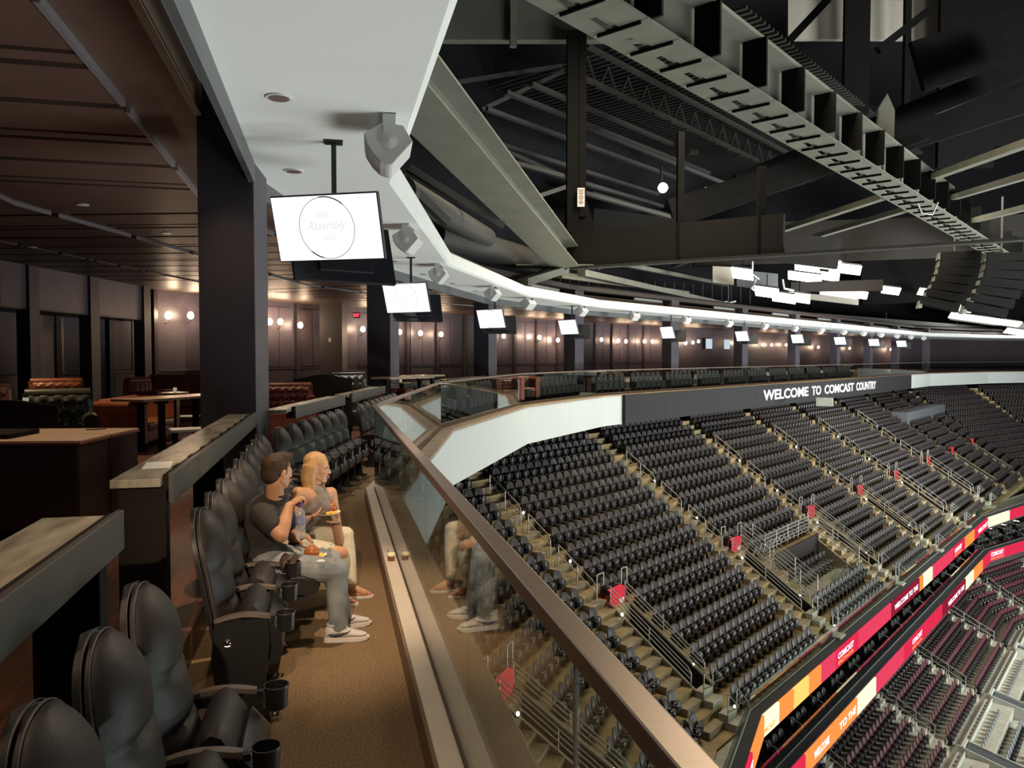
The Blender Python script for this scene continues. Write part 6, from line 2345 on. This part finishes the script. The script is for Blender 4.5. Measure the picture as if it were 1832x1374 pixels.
M['cream'] = pbr('cream_trousers', (.60, .52, .40), .8, noise=.08, scale=14, bump=.12, bscale=80)
M['shoe'] = pbr('white_trainer_leather', (.56, .51, .49), .45, noise=.04, scale=20)
M['sole'] = pbr('white_rubber_sole', (.62, .56, .52), .6)
M['swoosh'] = pbr('dark_shoe_flash', (.03, .025, .04), .5)
M['flat'] = pbr('coral_flat_shoe', (.55, .23, .14), .5)
M['water'] = pbr('clear_bottle', (.50, .53, .58), .12)
M['water'].node_tree.nodes['Principled BSDF'].inputs['Alpha'].default_value = .38
M['label_blue'] = pbr('blue_bottle_label', (.05, .06, .28), .35, col2=(.32, .34, .50), scale=22)
M['cap_purple'] = pbr('purple_bottle_cap', (.12, .04, .16), .4)
M['bun'] = pbr('toasted_bun', (.40, .115, .030), .35, noise=.25, scale=14)
M['plate'] = pbr('white_plate', (.80, .76, .68), .4)
M['fruit'] = pbr('yellow_fruit', (.85, .48, .05), .4)
M['beans'] = pbr('red_brown_food', (.26, .05, .025), .4, noise=.4, scale=60)
M['napkin'] = pbr('brown_napkin', (.085, .045, .040), .8)

V = Vector
# ------------------------------------------------------------------ the man in the dark T-shirt
man = T(empty('person', (-.35, 5.3, 0)), 'man in a charcoal t-shirt and faded jeans sitting sideways, holding up a water bottle', 'person')
mo = V((-.35, 5.3, 0))


def mrel(px, py, Y):
    return at(px, py, Y=Y) - mo


# joints (relative to mo; +x towards the arena, +y away from the camera)
hipc = V((-.12, .07, .49))
hr, hl = hipc + V((.02, -.10, -.02)), hipc + V((.02, .10, -.02))
kr = mrel(608, 1008, 5.10) + V((-.02, 0, -.045))
kl = kr + V((-.04, .34, -.02))
ar = mrel(604, 1130, 5.10)
ar.z = .10
al_ = ar + V((.03, .22, 0))
waist = hipc + V((-.03, .0, .14))
chest = V((-.07, .02, .80)) + V((0, 0, -.02))
neck = V((.00, .0, .94))
hc = mrel(497, 845, 5.26)
sr, sl = chest + V((-.02, -.185, .06)), chest + V((.06, .17, .06))
er = mrel(503, 958, 5.00)
wr = mrel(517, 905, 5.13)
body = MB()
A_m = axes(radians(52), radians(-4), 0)
g = head_into(body, hc, A_m, .98)
chain(body, [neck + V((-.02, 0, -.06)), hc + A_m @ V((-.02, 0, -.07))], [.062, .056])
chain(body, [hipc, waist, chest], [.13, .125, .15])
for s_, k_ in ((-1, sr), (1, sl)):
    chain(body, [chest + V((0, s_ * .07, .03)), k_], [.10, .062])
chain(body, [sr, er], [.062, .046])
chain(body, [er, er + (wr - er) * .35, wr], [.044, .046, .028])
el, wl_ = sl + V((.10, .06, -.26)), hipc + V((.20, .12, .14))
chain(body, [sl, el], [.058, .044])
chain(body, [el, wl_], [.043, .028])
for h_, k_, a_ in ((hr, kr, ar), (hl, kl, al_)):
    chain(body, [h_, k_], [.088, .058])
    chain(body, [k_, k_ + (a_ - k_) * .35, a_], [.056, .056, .036])
    chain(body, [a_, a_ + V((.045, 0, -.055))], [.033, .026])
# right hand hangs from a bent wrist over the bottle cap
btl_top = mrel(537, 899, 5.18)
hand_into(body, wr, (btl_top + V((0, 0, .035)) - wr), V((.25, .1, -1)), V((-.2, .6, -.4)), [.75, .85, .95, 1.0], .1, .98, thumb=V((.75, .45, -.35)))
hand_into(body, wl_, V((.8, -.2, -.15)), V((0, .1, -1)), V((0, -1, 0)), [.3, .35, .4, .45], .15, .95)
bo = person_mesh('body', body, M['skin_m'], man, .0052, 5)
face_bits(man, g, A_m, .98, M['hair_m'], M['lip'])
tee = MB()
chain(tee, [hipc + V((-.02, 0, -.06)), hipc + V((-.02, 0, .03)), waist, chest], [.158, .166, .156, .166])
tee.ball(hipc + V((.09, 0, .03)), (.10, .16, .075))
chain(tee, [hipc + V((-.02, 0, -.09)), hipc + V((.10, 0, -.05))], [.165, .146])
chain(tee, [chest, neck + V((-.02, 0, -.055))], [.15, .078])
for s_, k_ in ((-1, sr), (1, sl)):
    chain(tee, [chest + V((0, s_ * .07, .03)), k_], [.115, .077])
chain(tee, [sr, sr + (er - sr) * .58], [.078, .070])
chain(tee, [sl, sl + (el - sl) * .55], [.074, .066])
person_mesh('tshirt', tee, M['tee'], man, .007, 5)
rc = MB()
ncx = neck + V((.0, 0, -.012))
rc.tube([ncx + V((-.012 + .070 * cos(a * pi / 12) , .072 * sin(a * pi / 12), .012 - .022 * cos(a * pi / 12))) for a in range(25)], .0085, 8, False)
rc.build('collar', M['tee'], man, smooth=60)
jn = MB()
chain(jn, [hipc + V((.02, 0, -.03)), hipc + V((.05, 0, -.03))], [.135, .130])
for h_, k_, a_ in ((hr, kr, ar), (hl, kl, al_)):
    chain(jn, [h_, k_ + V((-.02, 0, 0))], [.110, .078])
    chain(jn, [k_, k_ + (a_ - k_) * .4, a_ + V((.01, 0, -.025))], [.074, .072, .062])
    for q_ in (.55, .72, .86, .97):
        jn.tube([h_ + (k_ - h_) * q_ + V((.02 * cos(t * pi / 5) * 0 + .012 * t * .3, .088 * cos(t * pi / 5), .088 * sin(t * pi / 5) - .004)) for t in range(0, 6)], .006, 6)
person_mesh('jeans', jn, M['jeans'], man, .0065, 3)
for k_ in (kr,):
    for j in range(2):
        c_ = k_ + V((-.10 - .14 * j * .4 + .13 * j, -.045 + .03 * j, .078 - .09 * j))
        MB().ball(c_, (.03, .010, .012)).build('knee_rip', M['paper'], man, smooth=60)


def trainer(a_, name, yaw):
    t = empty(name, (a_.x, a_.y, 0), yaw, man)
    so = []
    for x, w, z0, z1 in ((-.085, .030, 0, .030), (-.06, .042, 0, .034), (0, .045, 0, .033), (.08, .047, 0, .032), (.14, .046, 0, .030), (.185, .034, .004, .028), (.205, .012, .008, .024)):
        so.append([V((x, -w, z0)), V((x, w, z0)), V((x, w * .96, z1)), V((x, -w * .96, z1))])
    loft(so).build('sole', M['sole'], t, bevel=.004)
    up_ = []
    for x, w, z1 in ((-.082, .028, .095), (-.06, .037, .108), (-.02, .040, .112), (.03, .041, .100), (.075, .042, .080), (.12, .042, .064), (.16, .037, .054), (.19, .022, .042)):
        up_.append([V((x, -w, .030)), V((x, w, .030)), V((x, w * .98, .03 + (z1 - .03) * .55)), V((x, w * .60, z1)), V((x, -w * .60, z1)), V((x, -w * .98, .03 + (z1 - .03) * .55))])
    loft(up_).build('upper', M['shoe'], t, smooth=60, sub=1)
    sw = MB()
    pts = [V((-.055, -.0425, .055)), V((-.02, -.0435, .048)), V((.02, -.0445, .052)), V((.06, -.0435, .062)), V((.085, -.0405, .074))]
    sw.tube(pts, [.004, .010, .009, .006, .002], 6)
    sw.build('side_flash', M['swoosh'], t, smooth=60)
    for j in range(4):
        x = .035 + .024 * j
        MB().tube([(x, -.026, .098 - .012 * j), (x + .004, 0, .108 - .012 * j), (x, .026, .098 - .012 * j)], .0035, 6).build('lace', M['shoe'], t, smooth=60)
    col = MB().tube([V((-.026 + .040 * cos(a * pi / 10), .032 * sin(a * pi / 10), .108 - .004 * cos(a * pi / 10))) for a in range(21)], .007, 8, False)
    col.build('ankle_pad', M['shoe'], t, smooth=60)
    return t


trainer(ar + V((.0, -.02, 0)), 'trainer', radians(-6))
trainer(al_ + V((.0, 0, 0)), 'trainer', radians(8))
# hair: short sides, longer swept top
hm = MB()
gg = lambda f, l, u: hc + A_m @ (V((f, l, u)) * .98)
hm.ball(gg(-.022, 0, .042), V((.098, .081, .092)) * .98, A_m, 16, 12)
hm.ball(gg(-.060, 0, -.005), V((.062, .070, .075)) * .98, A_m, 16, 12)
hm.ball(gg(.02, 0, .098), V((.078, .062, .040)) * .98, A_m, 16, 12)
hm.ball(gg(.070, 0, .100), V((.028, .050, .026)) * .98, A_m, 12, 8)
for s_ in (-1, 1):
    hm.capsule(gg(.012, s_ * .070, .04), gg(.014, s_ * .072, -.004), .012, .008, 8)
rnd = random.Random(3)
for j in range(120):
    f0, l0 = rnd.uniform(-.09, .075), rnd.uniform(-.058, .058)
    u0 = .115 - abs(l0) * .35 - max(0, -f0 - .03) * .55
    b_ = gg(f0, l0, u0)
    d_ = A_m @ V((rnd.uniform(-.01, .022), rnd.uniform(-.016, .016), rnd.uniform(.008, .024)))
    hm.capsule(b_, b_ + d_, .0085, .0035, 6)
ho = person_mesh('hair', hm, M['hair_m'], man, .0042, 2)
# cut the hair back from the face: a face ball of skin stays proud because hair sits behind it

# ------------------------------------------------------------------ bottle in his hand
bt_axis = V((-.03, 0, -1)).normalized()
bp = mo + btl_top
bt = T(empty('water_bottle', tuple(bp - V((0, 0, .235)))), 'clear plastic water bottle with blue label and purple cap held by the man', 'bottle')
MB().lathe([(.004, .0), (.030, .0), (.033, .008), (.033, .055), (.031, .062), (.033, .069), (.031, .076), (.033, .083), (.033, .150), (.030, .170), (.017, .196), (.013, .200), (.013, .212), (.004, .212)], 20).build('bottle', M['water'], bt, smooth=40)
MB().lathe([(.0338, .092), (.0338, .146)], 20).build('label', M['label_blue'], bt, smooth=60)
MB().lathe([(.004, .205), (.0165, .205), (.0165, .232), (.012, .236), (.004, .236)], 16).build('cap', M['cap_purple'], bt, smooth=40)

# ------------------------------------------------------------------ his burger plate and napkin
pp_ = at(556, 990, Y=5.36)
plt = T(empty('plate', (pp_.x, pp_.y, pp_.z - .025)), 'white plate on the man\'s lap carrying a burger', 'plate')
MB().lathe([(.002, .0), (.06, .0), (.105, .012), (.108, .016), (.06, .006), (.002, .006)], 28).build('dish', M['plate'], plt, smooth=40)


def burger(P, s, label):
    t = T(empty('burger', tuple(P)), label, 'burger')
    MB().lathe([(.004, 0), (.044 * s, .0), (.048 * s, .008), (.046 * s, .016), (.004, .016)], 20).build('bottom_bun', M['bun'], t, smooth=60)
    MB().lathe([(.004, .015), (.050 * s, .016), (.051 * s, .024), (.047 * s, .030), (.004, .030)], 20).build('patty', M['beans'], t, smooth=40)
    MB().lathe([(.004, .028), (.048 * s, .029), (.050 * s, .040), (.040 * s, .060), (.022 * s, .070), (.003, .073)], 22).build('top_bun', M['bun'], t, smooth=60)
    return t


burger(V((pp_.x + .005, pp_.y, pp_.z - .019)), 1.0, 'burger with a glossy brown bun on the plate on the man\'s lap')
mb = MB()
for k in range(5):
    mb.ball((.065 + .012 * (k % 2), -.03 + .014 * k, .014), (.014, .006, .006), nu=8, nv=6)
mb.build('chips', M['fruit'], plt, smooth=60)
np_ = at(512, 1012, Y=5.06)
mb = MB()
rn = random.Random(8)
mb.grid(lambda u, v: V(((u - .5) * .10, (v - .5) * .12, .028 * sin(u * 7 + v * 4) + .02 * sin(v * 9) + .04 * u)), 14, 14)
mb.v += [(x, y, z - .004) for x, y, z in mb.v]
nn_ = len(mb.v) // 2
mb.f += [[i + nn_ for i in f][::-1] for f in list(mb.f)]
mb.mi += mb.mi[:]
T(mb.build('napkin', M['napkin'], smooth=60, loc=np_, rz=.5), 'crumpled brown napkin by the man\'s hip over the armrest', 'napkin')

# ------------------------------------------------------------------ the blonde woman
wom = T(empty('person', (-.25, 5.87, 0)), 'blonde woman in a grey tank top and cream trousers holding a plate of food', 'person')
wo = V((-.25, 5.87, 0))


def wrel(px, py, Y):
    return at(px, py, Y=Y) - wo


hipc = V((-.17, .03, .49))
hr, hl = hipc + V((.02, -.09, -.02)), hipc + V((.02, .09, -.02))
kr = wrel(610, 983, 5.73) + V((0, 0, -.03))
kl = wrel(618, 950, 6.09) + V((0, 0, -.03))
ar, al_ = wrel(632, 1045, 5.93), wrel(628, 1040, 6.07)
ar = V((.36, .02, .09))
al_ = wrel(629, 1050, 5.95)
al_.z = .085
ar = al_ + V((-.12, -.16, 0))
waist = hipc + V((.06, .0, .15))
chest = V((.02, .04, .80))
neck = V((.075, .03, .925))
hc = wrel(568, 838, 5.91)
sr, sl = chest + V((-.06, -.15, .075)), chest + V((.06, .15, .07))
sr = wrel(533, 882, 5.77)
sl = wrel(592, 882, 6.03)
plc = wrel(576, 918, 5.85)
wr = wrel(551, 927, 5.77)
er = wrel(528, 948, 5.73)
wl_ = wrel(601, 934, 5.89)
el = wrel(607, 968, 5.99)
chest = (sr + sl) / 2 + V((0, 0, -.085))
neck = (sr + sl) / 2 + V((.0, 0, .035))
waist = (chest + hipc) / 2
A_w = axes(radians(100), radians(-6), 0)
body = MB()
g = head_into(body, hc, A_w, .93, True)
chain(body, [neck + V((0, 0, -.05)), hc + A_w @ V((-.02, 0, -.06))], [.052, .047])
chain(body, [hipc, waist, chest], [.118, .102, .112])
for k_ in (sr, sl):
    chain(body, [chest + V((0, 0, .035)), chest + (k_ - chest) * .6 + V((0, 0, .015)), k_], [.085, .062, .047])
chain(body, [sr, er], [.046, .036])
chain(body, [er, er + (wr - er) * .35, wr], [.035, .036, .022])
chain(body, [sl, el], [.046, .036])
chain(body, [el, el + (wl_ - el) * .35, wl_], [.035, .036, .022])
for h_, k_, a_ in ((hr, kr, ar), (hl, kl, al_)):
    chain(body, [h_, k_], [.082, .053])
    chain(body, [k_, k_ + (a_ - k_) * .35, a_], [.052, .050, .031])
    chain(body, [a_, a_ + V((.10, -.01, -.045))], [.030, .026])
hand_into(body, wr, (plc - wr) + V((0, 0, .01)), V((.1, .3, 1)), V((.2, -.7, .8)), [.15, .2, .25, .3], .15, .88)
hand_into(body, wl_, V((-.25, -.30, .55)), V((-.7, -.3, .5)), V((-.4, -.5, .5)), [.3, .4, .5, .6], .15, .88)
person_mesh('body', body, M['skin_f'], wom, .0050, 5)
face_bits(wom, g, A_w, .93, pbr('brown_brow', (.14, .07, .03), .6), M['lip'])
tk = MB()
chain(tk, [hipc + V((.01, 0, .04)), waist, chest], [.126, .112, .122])
chain(tk, [chest, chest + V((.0, 0, .075))], [.116, .088])
tk.ball(chest + V((.060, -.055, -.01)), (.058, .058, .058))
tk.ball(chest + V((.068, .055, -.01)), (.058, .058, .058))
person_mesh('tank_top', tk, M['tank'], wom, .006, 5)
pn_ = MB()
chain(pn_, [hipc + V((0, 0, .04)), hipc + V((.03, 0, 0))], [.128, .125])
for h_, k_, a_ in ((hr, kr, ar), (hl, kl, al_)):
    chain(pn_, [h_, h_ + (k_ - h_) * (.80 if k_ is kr else 1.0)], [.102, .072 if k_ is kr else .066])
    chain(pn_, [k_ + (a_ - k_) * (.16 if k_ is kr else 0), k_ + (a_ - k_) * .4, a_ + V((0, 0, .04))], [.062, .062, .043])
person_mesh('trousers', pn_, M['cream'], wom, .006, 4)
mb = MB()
for j in range(9):
    a_ = h_0 = hr + (kr - hr) * .83
    an = j * pi / 8 - .4
    p0 = a_ + V((0, -.075 * cos(an), .075 * sin(an)))
    mb.capsule(p0, p0 + V((.02, .004, -.012)), .0035, .002, 6)
mb.build('frayed_knee', M['cream'], wom, smooth=60)
mb = MB()
mb.tube([el + (wl_ - el) * .93 + V((.030 * cos(a * pi / 8), .030 * sin(a * pi / 8), 0)) for a in range(17)], .004, 6, False)
mb.build('bracelet', M['swoosh'], wom, smooth=60)
for k_, yw in ((ar, -.05), (al_, .05)):
    t = empty('flat_shoe', (k_.x, k_.y, 0), yw, wom)
    so = []
    for x, w, z1 in ((-.055, .022, .02), (-.03, .032, .022), (.03, .034, .022), (.09, .038, .022), (.135, .034, .02), (.165, .016, .018)):
        so.append([V((x, -w, .0)), V((x, w, .0)), V((x, w, z1)), V((x, -w, z1))])
    loft(so).build('sole', M['sole'], t, bevel=.003)
    up_ = []
    for x, w, z1 in ((-.052, .022, .062), (-.02, .031, .055), (.03, .034, .062), (.08, .037, .062), (.12, .034, .052), (.155, .016, .034)):
        up_.append([V((x, -w, .02)), V((x, w, .02)), V((x, w * .9, .02 + (z1 - .02) * .6)), V((x, w * .4, z1)), V((x, -w * .4, z1)), V((x, -w * .9, .02 + (z1 - .02) * .6))])
    loft(up_).build('upper', M['flat'], t, smooth=60, sub=1)
# long straight hair
hf = MB()
gg = lambda f, l, u: hc + A_w @ (V((f, l, u)) * .93)
hf.ball(gg(-.022, 0, .052), V((.099, .084, .084)) * .93, A_w, 16, 12)
hf.ball(gg(-.055, 0, -.02), V((.062, .076, .085)) * .93, A_w, 16, 12)
rnd = random.Random(5)
for s_ in (-1, 1):
    for j in range(26):
        t = j / 25
        f0 = (.050 - .135 * t) if s_ > 0 else (.012 - .100 * t)
        l0 = s_ * (.066 + .018 * sin(pi * min(1, t * 1.3)) - .05 * max(0, t - .75) * 2)
        p0 = gg(f0 * .6, l0 * .72, .105 - .03 * t)
        p1 = gg(f0 - .012, l0 * 1.12, .02)
        p2 = gg(f0 - .020 + rnd.uniform(-.012, .012), l0 * 1.12 + rnd.uniform(-.006, .006), -.085)
        L_ = rnd.uniform(.10, .17) if (s_ > 0 or t > .12) else .16
        p3 = p2 + V((.012 + rnd.uniform(-.012, .015), -s_ * .0 + rnd.uniform(-.012, .012), -L_))
        p2b = (p2 + p3) / 2 + V((rnd.uniform(-.006, .006), rnd.uniform(-.006, .006), 0))
        chain(hf, [p0, p1, p2, p2b, p3], [.011, .012, .011, .009, .004])
person_mesh('hair', hf, M['hair_f'], wom, .0042, 3)

# her plate
P = wo + plc + V((.02, .02, -.012))
pl2 = T(empty('plate', tuple(P)), 'white plate held by the blonde woman, full of food', 'plate')
MB().lathe([(.002, .0), (.065, .0), (.112, .012), (.115, .016), (.065, .006), (.002, .006)], 28).build('dish', M['plate'], pl2, smooth=40)
mb = MB()
rnd = random.Random(2)
for k in range(26):
    mb.ball((-.055 + rnd.uniform(-.04, .04), .01 + rnd.uniform(-.05, .05), .014 + rnd.uniform(0, .014)), .011, nu=8, nv=6)
mb.build('baked_beans', M['beans'], pl2, smooth=60)
pl2.children[-1]['kind'] = 'stuff'
mb = MB()
for k in range(6):
    mb.ball((.02 + .013 * k, -.062 + .010 * (k % 3), .018), (.013, .011, .012), nu=8, nv=6)
mb.build('fruit_pieces', M['fruit'], pl2, smooth=60)
pl2.children[-1]['kind'] = 'stuff'
burger(P + V((.045, .012, .012)), .92, 'burger with an orange brown bun on the woman\'s plate')
fk = MB().tube([P + V((.01, .04, .03)), P + V((-.0, .03, .105))], .003, 6)
T(fk.build('fork', M['steel'], smooth=60), 'small fork standing in the food on the woman\'s plate', 'fork')

bpy.context.view_layer.update()

# pieces of the setting that read alike: say which one, counted from the left of the view
same_label = {}
for o in COL.objects:
    if o.parent is None and o.get('kind') == 'structure' and o.type == 'MESH':
        same_label.setdefault(o['label'], []).append(o)
for lb, os_ in same_label.items():
    if len(os_) > 1:
        os_.sort(key=lambda o: pix(o.matrix_world @ (sum((Vector(c) for c in o.bound_box), Vector()) / 8))[0])
        for i, o in enumerate(os_):
            o['label'] = '%s, %s from the left' % (lb, ORD[i])
